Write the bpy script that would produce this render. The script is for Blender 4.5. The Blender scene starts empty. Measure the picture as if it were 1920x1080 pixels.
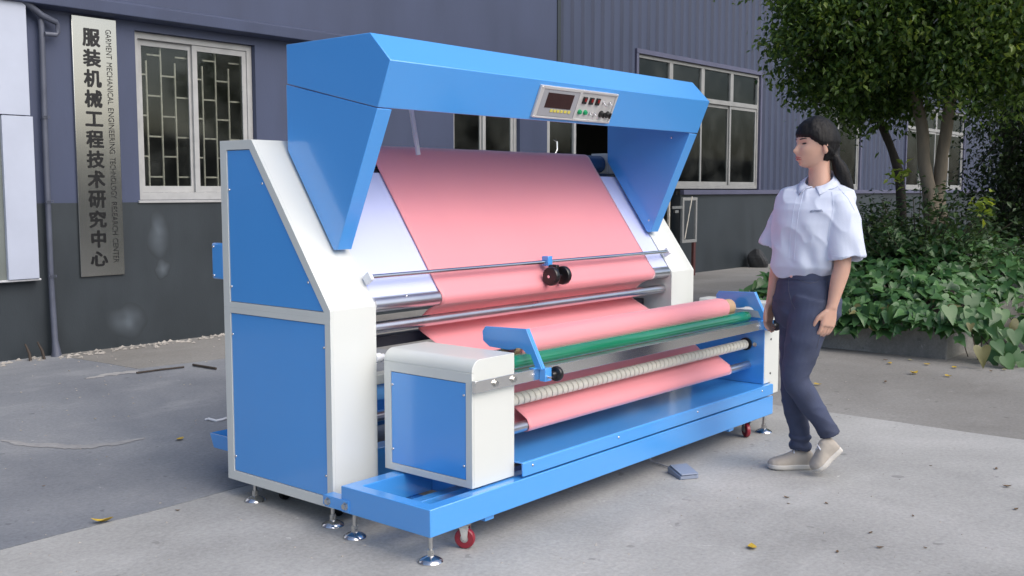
import bpy, bmesh, math, random
from mathutils import Vector, Matrix, noise
R_ = math.radians
scene = bpy.context.scene
COL = scene.collection

# ------------------------------------------------------------------ camera, sky, sun, exposure
CAM = Vector((-2.4971, -2.4613, 1.3)); YAW = R_(39.966); PIT = R_(5.396)
_f = Vector((math.cos(YAW), math.sin(YAW), 0)); CR = Vector((math.sin(YAW), -math.cos(YAW), 0)); _u = Vector((0, 0, 1))
CF = _f * math.cos(PIT) - _u * math.sin(PIT); CU = _u * math.cos(PIT) + _f * math.sin(PIT)
cd = bpy.data.cameras.new('camera'); cam = bpy.data.objects.new('camera', cd); COL.objects.link(cam)
cd.sensor_width = 36; cd.lens = 1948.45 / 1920 * 36; cd.clip_start = .05; cd.clip_end = 900
cam.matrix_world = Matrix(((CR.x, CU.x, -CF.x, CAM.x), (CR.y, CU.y, -CF.y, CAM.y), (CR.z, CU.z, -CF.z, CAM.z), (0, 0, 0, 1)))
scene.camera = cam
SUN_EL, SUN_AZ = 44, 180          # azimuth: compass angle the light comes from, clockwise from +Y
w = bpy.data.worlds.new('World'); scene.world = w; w.use_nodes = True
nt = w.node_tree; bg = nt.nodes['Background']
sky = nt.nodes.new('ShaderNodeTexSky'); sky.sky_type = 'NISHITA'; sky.sun_disc = False
sky.sun_elevation = R_(SUN_EL); sky.sun_rotation = R_(SUN_AZ); sky.air_density = 1.0; sky.dust_density = 3.2; sky.ozone_density = 1.0
nt.links.new(sky.outputs[0], bg.inputs[0]); bg.inputs[1].default_value = .13
sd = bpy.data.lights.new('sun', 'SUN'); sd.energy = 1.3; sd.angle = R_(65); sd.color = (1, .98, .95)
so = bpy.data.objects.new('sun', sd); COL.objects.link(so)
_sd = Vector((math.sin(R_(SUN_AZ)) * math.cos(R_(SUN_EL)), math.cos(R_(SUN_AZ)) * math.cos(R_(SUN_EL)), math.sin(R_(SUN_EL))))
so.rotation_euler = _sd.to_track_quat('Z', 'Y').to_euler(); so.location = (0, 0, 20)
vs = scene.view_settings; vs.view_transform = 'Standard'; vs.look = 'None'; vs.gamma = 1; vs.exposure = 0.60; vs.use_curve_mapping = False

# ------------------------------------------------------------------ helpers
def mk(name, col, rough=.5, metal=0., var=.10, vs_=5., bump=0., bs=90., coat=0., spec=.5, rvar=.12, sub=None, streak=None):
    m = bpy.data.materials.new(name); m.use_nodes = True; t = m.node_tree; N = t.nodes; L = t.links
    b = N['Principled BSDF']; b.inputs['Roughness'].default_value = rough; b.inputs['Metallic'].default_value = metal
    b.inputs['Coat Weight'].default_value = coat; b.inputs['Coat Roughness'].default_value = .14; b.inputs['Coat IOR'].default_value = 1.65
    b.inputs['Specular IOR Level'].default_value = spec
    tc = N.new('ShaderNodeTexCoord'); src = tc.outputs['Object']
    if streak:
        mp = N.new('ShaderNodeMapping'); mp.inputs['Scale'].default_value = streak; L.new(src, mp.inputs[0]); src = mp.outputs[0]
    n = N.new('ShaderNodeTexNoise'); n.inputs['Scale'].default_value = vs_; n.inputs['Detail'].default_value = 6; n.inputs['Roughness'].default_value = .6
    L.new(src, n.inputs['Vector'])
    mr = N.new('ShaderNodeMapRange'); mr.inputs[1].default_value = .25; mr.inputs[2].default_value = .75; mr.inputs[3].default_value = 1 - var; mr.inputs[4].default_value = 1 + var
    L.new(n.outputs[0], mr.inputs[0])
    mx = N.new('ShaderNodeVectorMath'); mx.operation = 'SCALE'; mx.inputs[0].default_value = col; L.new(mr.outputs[0], mx.inputs['Scale'])
    L.new(mx.outputs[0], b.inputs['Base Color'])
    r2 = N.new('ShaderNodeMapRange'); r2.inputs[1].default_value = .3; r2.inputs[2].default_value = .7
    r2.inputs[3].default_value = max(.02, rough * (1 - rvar)); r2.inputs[4].default_value = min(1, rough * (1 + rvar)); L.new(n.outputs[0], r2.inputs[0]); L.new(r2.outputs[0], b.inputs['Roughness'])
    if bump:
        n2 = N.new('ShaderNodeTexNoise'); n2.inputs['Scale'].default_value = bs; n2.inputs['Detail'].default_value = 4; L.new(src, n2.inputs['Vector'])
        bp = N.new('ShaderNodeBump'); bp.inputs['Strength'].default_value = bump; bp.inputs['Distance'].default_value = .004
        L.new(n2.outputs[0], bp.inputs['Height']); L.new(bp.outputs[0], b.inputs['Normal'])
    m['_mx'] = mx.name
    return m

class MB:
    def __init__(s): s.v = []; s.f = []
    def add(s, vs_, fs):
        o = len(s.v); s.v += [tuple(p) for p in vs_]; s.f += [tuple(i + o for i in q) for q in fs]; return s
    def box(s, x0, x1, y0, y1, z0, z1):
        return s.add([(x0, y0, z0), (x1, y0, z0), (x1, y1, z0), (x0, y1, z0), (x0, y0, z1), (x1, y0, z1), (x1, y1, z1), (x0, y1, z1)],
                     [(0, 3, 2, 1), (4, 5, 6, 7), (0, 1, 5, 4), (1, 2, 6, 5), (2, 3, 7, 6), (3, 0, 4, 7)])
    @staticmethod
    def _p(ax, a, p, q): return (a, p, q) if ax == 'x' else (p, a, q) if ax == 'y' else (p, q, a)
    def prism(s, poly, ax, a, b):
        n = len(poly)
        return s.add([s._p(ax, a, *p) for p in poly] + [s._p(ax, b, *p) for p in poly],
                     [tuple(range(n)), tuple(range(2 * n - 1, n - 1, -1))] + [(i, (i + 1) % n, n + (i + 1) % n, n + i) for i in range(n)])
    def ring(s, out, inn, ax, a, b):
        n = len(out); V = [s._p(ax, k, *p) for k in (a, b) for P in (out, inn) for p in P]; F = []
        for i in range(n):
            j = (i + 1) % n
            F += [(i, j, n + j, n + i), (2 * n + i, 3 * n + i, 3 * n + j, 2 * n + j), (i, 2 * n + i, 2 * n + j, j), (n + i, n + j, 3 * n + j, 3 * n + i)]
        return s.add(V, F)
    def loft(s, rings, cap=True):
        n = len(rings[0]); V = [p for r in rings for p in r]; F = []
        for k in range(len(rings) - 1):
            for i in range(n):
                j = (i + 1) % n; F.append((k * n + i, k * n + j, (k + 1) * n + j, (k + 1) * n + i))
        if cap: F += [tuple(range(n - 1, -1, -1)), tuple(range((len(rings) - 1) * n, len(rings) * n))]
        return s.add(V, F)
    def tube(s, path, r, n=12, cap=True):
        P = [Vector(p) for p in path]; rr = r if isinstance(r, (list, tuple)) else [r] * len(P); rings = []; ref = None
        for i, p in enumerate(P):
            d = (P[min(i + 1, len(P) - 1)] - P[max(i - 1, 0)]).normalized()
            if ref is None: ref = Vector((0, 0, 1)) if abs(d.z) < .9 else Vector((0, 1, 0))
            e = d.cross(ref).normalized(); g = e.cross(d).normalized(); ref = g
            rings.append([p + (e * math.cos(2 * math.pi * k / n) + g * math.sin(2 * math.pi * k / n)) * rr[i] for k in range(n)])
        return s.loft(rings, cap)
    def cyl(s, a, b, r, n=20, r1=None): return s.tube([a, b], [r, r if r1 is None else r1], n)
    def lathe(s, prof, o, d, n=20):
        o = Vector(o); d = Vector(d).normalized(); e = d.orthogonal().normalized(); g = d.cross(e)
        return s.loft([[o + d * h + (e * math.cos(2 * math.pi * k / n) + g * math.sin(2 * math.pi * k / n)) * max(r, 1e-4) for k in range(n)] for r, h in prof])
    def mesh(s, name, mat, smooth=40, wn=True):
        me = bpy.data.meshes.new(name); me.from_pydata(s.v, [], s.f)
        bm = bmesh.new(); bm.from_mesh(me); bmesh.ops.recalc_face_normals(bm, faces=bm.faces); bm.to_mesh(me); bm.free()
        if smooth:
            me.polygons.foreach_set('use_smooth', [True] * len(me.polygons)); me.set_sharp_from_angle(angle=R_(smooth))
        if mat: me.materials.append(mat)
        return me
    def build(s, name, mat, parent=None, smooth=40, bevel=0, label=None):
        return put(name, s.mesh(name, mat, smooth), parent, bevel=bevel, label=label)

def put(name, me, parent=None, M=None, bevel=0, label=None):
    o = bpy.data.objects.new(name, me); COL.objects.link(o)
    if parent is not None:
        o.parent = parent
        if parent.get('_root'): o.matrix_parent_inverse = Matrix.Translation(-parent.location)
        elif parent.type == 'MESH' and parent.get('_mw'): pass
    if M is not None: o.matrix_basis = M
    if bevel:
        b = o.modifiers.new('bevel', 'BEVEL'); b.width = bevel; b.segments = 2; b.limit_method = 'ANGLE'; b.angle_limit = R_(35); b.harden_normals = False
    if label: o['label'] = label
    return o
def thing(name, label, cat, loc, group=None):
    o = bpy.data.objects.new(name, None); COL.objects.link(o); o.location = loc; o.empty_display_size = .1
    o['_root'] = 1; o['label'] = label; o['category'] = cat
    if group: o['group'] = group
    return o
def tag(o, label, cat, group=None):
    o['label'] = label; o['category'] = cat
    if group: o['group'] = group
    return o
def frame(p, n, up=(0, 0, 1)):      # matrix whose Z is n
    z = Vector(n).normalized(); x = Vector(up).cross(z)
    if x.length < 1e-4: x = Vector((1, 0, 0))
    x.normalize(); y = z.cross(x)
    return Matrix(((x.x, y.x, z.x, p[0]), (x.y, y.y, z.y, p[1]), (x.z, y.z, z.z, p[2]), (0, 0, 0, 1)))
T = Matrix.Translation
def pix(u, v, ax, val):             # a point of the place seen in direction (u, v), on the plane axis = val
    d = CF + CR * ((u - 960) / 1948.45) - CU * ((v - 540) / 1948.45)
    return CAM + d * ((val - CAM[ax]) / d[ax])

# ------------------------------------------------------------------ materials
BLUE = mk('blue_powder_coat', (.064, .335, .82), .34, var=.015, vs_=2.2, bump=.10, bs=5, coat=1.0, rvar=.12)
GREY = mk('light_grey_powder_coat', (.65, .67, .64), .40, var=.025, vs_=2.5, bump=.10, bs=5, coat=.3, rvar=.12)
WHITE = mk('white_metal', (.74, .76, .80), .4, var=.05)
PINK = mk('pink_cloth', (.79, .29, .325), .52, var=.02, vs_=3, bump=.10, bs=900, spec=.6, rvar=.05)
_pb = PINK.node_tree.nodes['Principled BSDF']; _pb.inputs['Sheen Weight'].default_value = .5; _pb.inputs['Sheen Roughness'].default_value = .4
ACRYL = mk('white_acrylic', (.60, .65, .92), .12, var=.02, spec=.6)
STEEL = mk('satin_aluminium', (.62, .62, .65), .30, 1, var=.05)
CHROME = mk('chrome', (.72, .72, .73), .14, 1, var=.04)
STAIN = mk('stainless_rail', (.86, .85, .82), .22, 1, var=.04, streak=(.3, 8, 8), vs_=20)
ZINC = mk('zinc_plated', (.6, .6, .58), .3, 1, var=.12, vs_=40)
GREEN = mk('green_rubber', (.007, .18, .09), .25, var=.08, coat=.7, rvar=.1)
SPIR = mk('cream_rubber', (.66, .64, .56), .5, var=.05)
BLACK = mk('black_plastic', (.012, .012, .013), .3, var=.1)
RUBBER = mk('black_rubber', (.02, .02, .022), .7, var=.1)
NAVY = mk('navy_roller_rubber', (.012, .05, .14), .45, var=.08)
DARK = mk('dark_steel', (.03, .032, .045), .5, var=.1)
REDW = mk('red_polyurethane', (.26, .02, .035), .3, var=.1)
CARD = mk('cardboard', (.45, .31, .19), .8, var=.12, vs_=30)
SCREEN = mk('smoked_screen', (.03, .008, .008), .15, var=.02)
PANELG = mk('grey_panel', (.33, .34, .37), .35, var=.04)
PANELW = mk('silver_panel', (.62, .62, .62), .3, .3, var=.04)
YELL = mk('yellow_keys', (.62, .55, .10), .5)
GRNB = mk('green_button', (.01, .30, .12), .3)
REDR = mk('red_rocker', (.25, .01, .01), .3)
CABLE = mk('grey_cable', (.42, .42, .44), .5)
PEDAL = mk('grey_blue_pedal', (.24, .28, .37), .45, var=.08)

# ------------------------------------------------------------------ the inspection machine
def build_machine():
    m = thing('fabric_inspection_machine', 'large blue and grey fabric inspection machine with hood and winding carriage on the concrete slab', 'machine', (1.37, .6, 0))
    XA0, XA1, XB0, XB1 = .05, .2835, 2.508, 2.748
    YF, ZK, YT, ZT, YB, Z0 = .570, .844, 1.036, 1.501, 1.2515, .077
    prof = [(YF, Z0), (YF, ZK), (YT, ZT), (YB, ZT), (YB, Z0)]
    dome = MB().lathe([(.0055, 0), (.0055, .0015), (.004, .0035), (.0015, .0045), (0, .0046)], (0, 0, 0), (0, 0, 1), 10).mesh('screw', CHROME)
    boltm = MB().lathe([(.013, 0), (.013, .002), (.0095, .0021), (.0095, .009), (.0, .0095)], (0, 0, 0), (0, 0, 1), 6).mesh('bolt', ZINC, 0)
    def screws(par, pts, nrm, me=dome, name='screw', s=1.):
        for p in pts: put(name, me, par, frame(p, nrm) @ Matrix.Scale(s, 4))
    # side cabinets
    for x0, x1, left in ((XA0, XA1, True), (XB0, XB1, False)):
        if left: body = MB().prism(prof, 'x', x0 + .014, x1)
        else: body = MB().prism(prof, 'x', x0, x1 - .014)
        a, b = (x0, x0 + .014) if left else (x1 - .014, x1)
        UP = [(1.208, 1.463), (1.052, 1.463), (.606, .836), (1.208, .836)]; LO = [(1.208, .790), (.603, .790), (.603, .117), (1.208, .117)]
        body.ring([(YB, ZT), (YT, ZT), (YF, ZK), (YF, .813), (YB, .813)], UP[:2] + [(.6066, .8366), (.606, .836), (1.208, .836)], 'x', a, b)
        body.ring([(YB, .8129), (YF, .8129), (YF, Z0), (YB, Z0)], LO, 'x', a, b)
        c = body.build('side_cabinet', GREY, m, bevel=.003)
        px0, px1 = (x0 + .004, x0 + .0135) if left else (x1 - .0135, x1 - .004)
        def shrink(P, d):
            cx = sum(p[0] for p in P) / 4; cz = sum(p[1] for p in P) / 4
            return [(p[0] + math.copysign(d, cx - p[0]), p[1] + math.copysign(d, cz - p[1])) for p in P]
        for P in (UP, LO):
            MB().prism(shrink(P, .0022), 'x', px0, px1).build('side_panel', BLUE, c, bevel=.0015)
        nx = -1 if left else 1; xs = px0 if left else px1
        screws(c, [(xs, 1.198, 1.30), (xs, .975, 1.325), (xs, 1.198, .90), (xs, .70, .945), (xs, 1.198, .70), (xs, .613, .70), (xs, 1.198, .18), (xs, .613, .20)], (nx, 0, 0))
    # handle plate at the back of the cabinet
    h = MB().box(.052, .075, 1.252, 1.335, .925, 1.078).build('back_bracket', BLUE, m, bevel=.008)
    screws(h, [(.052, 1.318, 1.062), (.052, 1.318, .94)], (-1, 0, 0))
    # light table
    def S(s, o=0): return (.5701 + s * .5785 - o * .8156, .8441 + s * .8156 + o * .5785)
    MB().prism([S(.04, -.006), S(.655, -.006), S(.655, -.016), S(.04, -.016)], 'x', XA1 + .002, XB0 - .002).build('light_table', ACRYL, m)
    MB().prism([S(.03, -.017), S(.64, -.017), S(.64, -.14), S(.03, -.10)], 'x', XA1 + .002, XB0 - .002).build('light_box', DARK, m)
    MB().prism([S(.656, -.004), S(.675, -.004), S(.675, -.02), S(.656, -.02)], 'x', XA1 + .002, XB0 - .002).build('table_trim', BLACK, m)
    tr = MB().prism([S(.022, -.002), S(.0395, -.002), S(.0395, -.02), S(.022, -.02)], 'x', XA1 + .002, XB0 - .002).build('table_trim', STEEL, m)
    screws(tr, [(x,) + S(.03, -.001) for x in (.47, 1.0, 1.6, 2.3)], (0, -.8156, .5785))
    # rollers
    tp = MB().cyl((.30, 1.059, 1.447), (2.485, 1.059, 1.447), .05, 32).build('top_roller', NAVY, m)
    MB().cyl((.285, 1.059, 1.447), (.2995, 1.059, 1.447), .012).cyl((2.4855, 1.059, 1.447), (2.507, 1.059, 1.447), .012).build('axle', STEEL, tp)
    MB().prism([(1.0, 1.40), (1.0, 1.51), (1.12, 1.51), (1.12, 1.40)], 'x', 2.5, 2.5075).build('roller_bracket', GREY, m)
    def roller(name, y, z, r, mat=STEEL, x0=XA1, x1=XB0, cap=True):
        o = MB().cyl((x0 + .008, y, z), (x1 - .008, y, z), r, 32).build(name, mat, m)
        if cap:
            MB().cyl((x0 + .0005, y, z), (x0 + .0075, y, z), r * .8).cyl((x1 - .0075, y, z), (x1 - .0005, y, z), r * .8).build('end_cap', WHITE, o)
        return o
    roller('guide_roller', .603, .843, .030); roller('guide_roller', .625, .748, .0235)
    roller('guide_roller', .70, .36, .02); roller('cross_bar', .78, .50, .018, WHITE)
    MB().box(XA1 + .001, XB0 - .001, .80, .86, .40, .47).build('cross_beam', BLUE, m, bevel=.003)
    MB().box(XA1 + .001, XB0 - .001, .75, .80, .64, .685).build('cross_beam', DARK, m, bevel=.003)
    MB().box(XA1 + .001, XB0 - .001, .60, .66, .52, .56).build('cross_beam', GREY, m, bevel=.003)
    MB().box(XA1 + .001, XB0 - .001, .72, .80, .10, .22).build('cross_beam', BLUE, m, bevel=.003)
    gl = MB().cyl((XA1 + .0005, .585, .632), (XA1 + .03, .585, .632), .02).cyl((XA1 + .03, .585, .632), (XA1 + .05, .585, .632), .014).build('cable_gland', WHITE, m)
    # counter rod
    rod = MB().cyl((XA1 + .006, .60, .957), (XB0 - .002, .60, .957), .0095, 20).build('counter_rod', CHROME, m)
    for x in (XA1 - .012, XB0 - .006):
        M = frame((x, .601, .957), (1, 0, 0), (0, -.8156, .5785))
        MB().box(-.019, .019, -.03, .012, 0, .017).build('rod_bracket', WHITE, m, bevel=.002).matrix_basis = M
    cl = MB().box(1.40, 1.435, .58, .62, .938, .985).build('counter_clamp', BLUE, m, bevel=.003)
    MB().box(1.405, 1.43, .535, .585, .895, .945).build('counter_arm', BLACK, cl, bevel=.004)
    for x in (1.355, 1.445):
        wl = MB().lathe([(.028, 0), (.042, .003), (.045, .008), (.045, .026), (.042, .031), (.028, .034)], (x, .538, .893), (1, 0, 0), 32).build('counter_wheel', BLACK, m)
        MB().cyl((x - .006, .538, .893), (x + .0, .538, .893), .007).build('hub', CHROME, wl)
    # hood
    hp = [(.9804, 1.8847), (.4815, 1.8847), (.3731, 1.775), (.4452, 1.6069), (.9804, 1.7275)]
    hood = MB().prism(hp, 'x', .1898, 2.5499).build('hood', BLUE, m, bevel=.003)
    for x0, x1 in ((.1900, .266), (2.470, 2.5497)):
        MB().prism([(.9880, 1.7255), (.4462, 1.6035), (.688, 1.064), (.712, 1.064), (.986, 1.46)], 'x', x0 + .001, x1 - .001).build('hood_wing', BLUE, m, bevel=.003)
    st = MB().cyl((.851, .95, 1.72), (.905, .95, 1.46), .011).build('hood_strut', WHITE, m)
    screws(hood, [(2.4695, .56, 1.585), (2.4695, .70, 1.13)], (-1, 0, 0))
    # control panel on the hood's front face
    tv = Vector((0, .0721, -.1681)).normalized(); hn = Vector((0, -tv.z * -1, 0)); hn = Vector((0, tv.z, -tv.y)).normalized()
    HO = Vector((0, .3731, 1.775))
    def H(x, t, o=0): return HO + Vector((x, 0, 0)) + tv * t + hn * o
    def hbox(mb, x0, x1, t0, t1, o0, o1):
        mb.add([H(x, t, o) for o in (o0, o1) for x, t in ((x0, t0), (x1, t0), (x1, t1), (x0, t1))], [(0, 3, 2, 1), (4, 5, 6, 7), (0, 1, 5, 4), (1, 2, 6, 5), (2, 3, 7, 6), (3, 0, 4, 7)]); return mb
    cp = hbox(MB(), 1.086, 1.676, .020, .167, .0005, .006)
    for a in ((1.086, 1.112, .02, .167), (1.378, 1.395, .02, .167), (1.665, 1.676, .02, .167), (1.1125, 1.3775, .02, .034), (1.3955, 1.6645, .02, .031), (1.1125, 1.3775, .159, .167), (1.3955, 1.6645, .157, .167)):
        hbox(cp, *a, .0061, .012)
    cp = cp.build('control_panel', PANELW, m, bevel=.0015)
    hbox(MB(), 1.114, 1.376, .036, .157, .0061, .010).build('display_unit', PANELG, cp, bevel=.001)
    hbox(MB(), 1.149, 1.339, .049, .1175, .0101, .0115).build('screen', SCREEN, cp)
    for x in (1.206, 1.231, 1.256, 1.282, 1.309, 1.336): hbox(MB(), x - .009, x + .009, .1235, .1365, .0101, .0125).build('key', YELL, cp, bevel=.001)
    for x in (1.429, 1.481, 1.532):
        k = hbox(MB(), x - .0145, x + .0145, .051, .084, .0061, .013).build('rocker_switch', BLACK, cp, bevel=.001)
        hbox(MB(), x - .006, x + .007, .057, .072, .0131, .016).build('rocker', REDR, cp, bevel=.001)
    for x, t in ((1.579, .067), (1.632, .0665), (1.50, .1255), (1.538, .125)):
        MB().lathe([(.008, 0), (.008, .006), (.0035, .0065), (.003, .02), (.0045, .028), (0, .03)], H(x, t, .006), hn + tv * .5, 12).build('toggle_switch', CHROME, cp)
    for x in (1.418, 1.462): MB().lathe([(.012, 0), (.012, .005), (.009, .006), (.009, .012), (0, .013)], H(x, .124, .006), hn, 16).build('push_button', GRNB, cp)
    for x in (1.590, 1.642):
        k = MB().lathe([(.017, 0), (.017, .004), (.013, .006), (.0115, .02), (0, .021)], H(x, .1245, .006), hn, 18)
        hbox(k, x - .004, x + .004, .111, .138, .024, .03); k.build('rotary_knob', BLACK, cp)
    for x, t in ((1.095, .0275), (1.667, .0255), (1.097, .1615), (1.668, .161)): put('screw', dome, cp, frame(H(x, t, .0121), hn) @ Matrix.Scale(.7, 4))
    # ---- winding carriage: base frame
    L, D, ZB, ZU = 2.625, .465, .10, .20
    bf = MB().ring([(0, 0), (L, 0), (L, D), (0, D)], [(.052, .052), (L - .052, .052), (L - .052, D - .062), (.052, D - .062)], 'z', ZB, ZU).build('base_frame', BLUE, m, bevel=.003)
    for y0, y1, z1 in ((.21, .26, .15),): MB().box(.053, L - .053, y0, y1, .101, z1).build('cross_beam', BLUE, bf, bevel=.002)
    for x in (.42, 1.3, 2.2): MB().box(x, x + .05, .053, D - .063, .101, .148).build('cross_beam', BLUE, bf, bevel=.002)
    for x in (.30, 2.16): MB().box(x, x + .05, .012, D - .01, .082, .0995).build('caster_rail', BLUE, bf, bevel=.002)
    # apron
    ap = MB().prism([(0.001, .208), (0.001, .259), (.006, .2635), (.40, .2645), (.40, .258), (.009, .257), (.007, .208)], 'x', .5065, L).build('apron', BLUE, m, bevel=.001)
    screws(ap, [(x, .001, .243) for x in (.565, 1.153, 1.822, 2.495)], (0, -1, 0))
    # gearbox cover
    G0, G1, GY0, GY1, GZ0, GZ1, rr = .2647, .5052, .043, .508, .206, .683, .048
    gp = [(G0, GZ0)] + [(G0 + rr - rr * math.cos(a), GZ1 - rr + rr * math.sin(a)) for a in [k * math.pi / 24 for k in range(13)]] + [(G1, GZ1), (G1, GZ0)]
    gb = MB().prism([(G0 + .010, GZ0), (G0 + .010, .6353), (G0, .6354)] + gp[2:], 'y', GY0, GY1)
    o4 = [(GY1, .6353), (GY0, .6353), (GY0, GZ0), (GY1, GZ0)]; i4 = [(.471, .597), (.075, .597), (.075, .233), (.471, .233)]
    gb.ring(o4, i4, 'x', G0, G0 + .0099)
    gb = gb.build('gearbox_cover', GREY, m, smooth=20, bevel=.002)
    MB().prism([(.469, .595), (.077, .595), (.077, .235), (.469, .235)], 'x', G0 + .002, G0 + .0095).build('side_panel', BLUE, gb, bevel=.001)
    screws(gb, [(G0 + .002, y, z) for y, z in ((.462, .545), (.085, .55), (.462, .29), (.085, .285))], (-1, 0, 0))
    # right end housing
    MB().box(2.568, 2.574, .032, .47, .266, .62).build('end_plate', BLUE, m)
    en = MB().box(2.5745, 2.69, .030, .47, .266, .66).build('end_housing', GREY, m, bevel=.002)
    for z in (.50, .315): MB().cyl((2.645, .028, z), (2.645, .0305, z), .006).build('hole_plug', BLACK, en)
    MB().box(2.691, 2.80, .055, .50, .185, .69).build('end_cover', GREY, m, bevel=.006)
    # rail
    rl = MB().prism([(.268, .0425), (.255, .034), (.258, .0195), (.285, .0185), (2.56, .0185), (2.56, .0225), (.287, .0225), (.272, .0425)], 'z', .566, .610).build('front_rail', STAIN, m, bevel=.001)
    MB().box(.51, 2.5675, .0232, .072, .572, .6085).build('rail_channel', STEEL, rl, bevel=.002)
    for x in (.365, .469): put('bolt', boltm, rl, frame((x, .0185, .589), (0, -1, 0)) @ Matrix.Scale(1.15, 4))
    # driven rollers
    def soft(name, y, z, r, mat, x0, x1):
        o = MB().lathe([(r * .4, 0), (r * .86, .0), (r, .012), (r, .05), (r, x1 - x0 - .05), (r, x1 - x0 - .012), (r * .86, x1 - x0), (r * .4, x1 - x0)], (x0, y, z), (1, 0, 0), 36).build(name, mat, m)
        MB().cyl((G1 + .0005, y, z), (x0, y, z), .012).cyl((x1, y, z), (2.5675, y, z), .012).build('axle', STEEL, o); return o
    soft('winding_roller', .120, .626, .031, GREEN, .525, 2.535); soft('winding_roller', .255, .626, .031, GREEN, .525, 2.535)
    # spiral expander roller
    sv = MB(); n = 28; x0, x1 = .522, 2.545; K = 1300; rings = []
    for k in range(K + 1):
        x = x0 + (x1 - x0) * k / K; q = x - x0 if x < 1.53 else x1 - x; rg = []
        for i in range(n):
            th = 2 * math.pi * i / n; ph = ((x - 1.533) / .036 * (1 if x < 1.533 else -1) - th / (2 * math.pi)) % 1.0
            r = .0250 + .0006 * (1 - ph) - (.008 if ph > .88 else 0)
            rg.append((x, .135 + r * math.cos(th), .474 + r * math.sin(th)))
        rings.append(rg)
    sp = sv.loft(rings).build('spiral_roller', SPIR, m, smooth=28)
    MB().lathe([(.018, 0), (.034, .001), (.034, .014), (.014, .015)], (2.553, .135, .474), (1, 0, 0)).build('bearing', BLACK, sp)
    put('bolt', boltm, sp, frame((2.5675, .085, .474), (-1, 0, 0)))
    roller('guide_roller', .122, .362, .0215, STEEL, G1, 2.568)
    # cloth guards with clamp and knob
    for x, sg in ((.618, 1), (2.535, -1)):
        g = [(.290, .753), (.078, .760), (-.002, .607), (.030, .607), (.056, .66)] + [(.115 + .047 * math.cos(a), .634 + .047 * math.sin(a)) for a in (2.5, 2.1, 1.7, 1.3, .95)] + [(.17, .668), (.268, .672), (.303, .694), (.306, .732)]
        gd = MB().prism(g, 'x', x, x + .007).build('cloth_guard', BLUE, m, bevel=.0015)
        MB().add([(x + .0071, .0775, .7598), (x + .0071, -.002, .609), (x + .021, -.002, .609), (x + .021, .0775, .7598), (x + .0071, .0825, .7585), (x + .0071, .003, .607), (x + .021, .003, .607), (x + .021, .0825, .7585)],
                 [(0, 3, 2, 1), (4, 5, 6, 7), (0, 1, 5, 4), (1, 2, 6, 5), (2, 3, 7, 6), (3, 0, 4, 7)]).build('flange', BLUE, gd)
        c = MB().box(x + .008, x + .048, -.012, .0180, .560, .612).build('clamp', BLUE, gd, bevel=.002)
        MB().box(x - .02, x + .05, .0235, .045, .609, .6135).build('clamp_plate', BLUE, gd)
        k = MB().lathe([(.008, 0), (.012, .006), (.013, .018), (.028, .021), (.0305, .027), (.0305, .034), (.028, .040), (.010, .042), (0, .0425)], (x + .0485, -.012, .583), (1, 0, 0), 28).build('clamp_knob', BLACK, gd)
        MB().cyl((x + .02, -.03, .578), (x + .02, -.0125, .578), .005).build('stud', CHROME, gd)
    # joining bracket
    br = MB().box(.0450, .0495, .50, .605, .118, .165)
    br = MB().prism([(.418, .106), (.418, .150), (.556, .150), (.556, .106)], 'x', -.0045, -.0005)
    br = br.build('joining_bracket', BLUE, m, bevel=.001)
    MB().prism([(.4655, .110), (.4655, .146), (.5695, .146), (.5695, .110)], 'x', .0, .05).build('spacer', BLUE, br)
    for y in (.435, .595): pass
    put('bolt', boltm, br, frame((-.0045, .437, .128), (-1, 0, 0)) @ Matrix.Scale(1.2, 4)); put('bolt', boltm, br, frame((-.0045, .535, .128), (-1, 0, 0)) @ Matrix.Scale(1.2, 4))
    # feet
    fm = MB().lathe([(.043, 0), (.0445, .004), (.042, .009), (.030, .016), (.015, .022), (.012, .024), (0, .0245)], (0, 0, 0), (0, 0, 1), 28).mesh('levelling_foot', CHROME)
    fn = MB().lathe([(.013, .022), (.013, .046)], (0, 0, 0), (0, 0, 1), 6).mesh('nut', ZINC, 0)
    def foot(x, y, top):
        o = put('levelling_foot', fm, m, T((x, y, 0))); put('nut', fn, o)
        put('stem', MB().cyl((0, 0, .0465), (0, 0, top), .0078, 14).mesh('stem', ZINC), o)
    for x, y, t in ((.032, .030, .10), (.034, .430, .10), (2.585, .03, .10), (2.585, .43, .10), (.075, 1.10, .077), (.072, .60, .077), (2.70, .62, .077), (2.70, 1.1, .077)): foot(x, y, t)
    # casters
    tyre = MB().lathe([(.026, -.011), (.034, -.011), (.0375, -.008), (.0385, 0), (.0375, .008), (.034, .011), (.026, .011)], (0, 0, .0385), (0, 1, 0), 32)
    def caster(x, y, top, rot, wm, tilt=0):
        M = T((x, y, 0)) @ Matrix.Rotation(rot, 4, 'Z'); h = top
        fk = MB().box(-.02, .02, -.019, -.0155, h - .022, h - .018)
        for s in (-1, 1): fk.prism([(-.018, h - .012), (.018, h - .012), (.013, .034), (.003, .030), (-.006, .034)], 'y', s * .0155 - .0015, s * .0155 + .0015)
        fk.box(-.018, .018, -.017, .017, h - .013, h - .009).cyl((0, 0, h - .009), (0, 0, h - .004), .014).box(-.026, .026, -.022, .022, h - .004, h - .0005)
        c = put('caster', fk.mesh('caster', ZINC), m, M)
        put('tyre', MB().add(tyre.v, tyre.f).mesh('tyre', wm), c); put('hub', MB().lathe([(.0, -.013), (.008, -.013), (.010, -.0115), (.0255, -.010), (.0255, .010), (.010, .0115), (.008, .013), (0, .013)], (0, 0, .0385), (0, 1, 0), 20).mesh('hub', ZINC), c)
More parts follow.
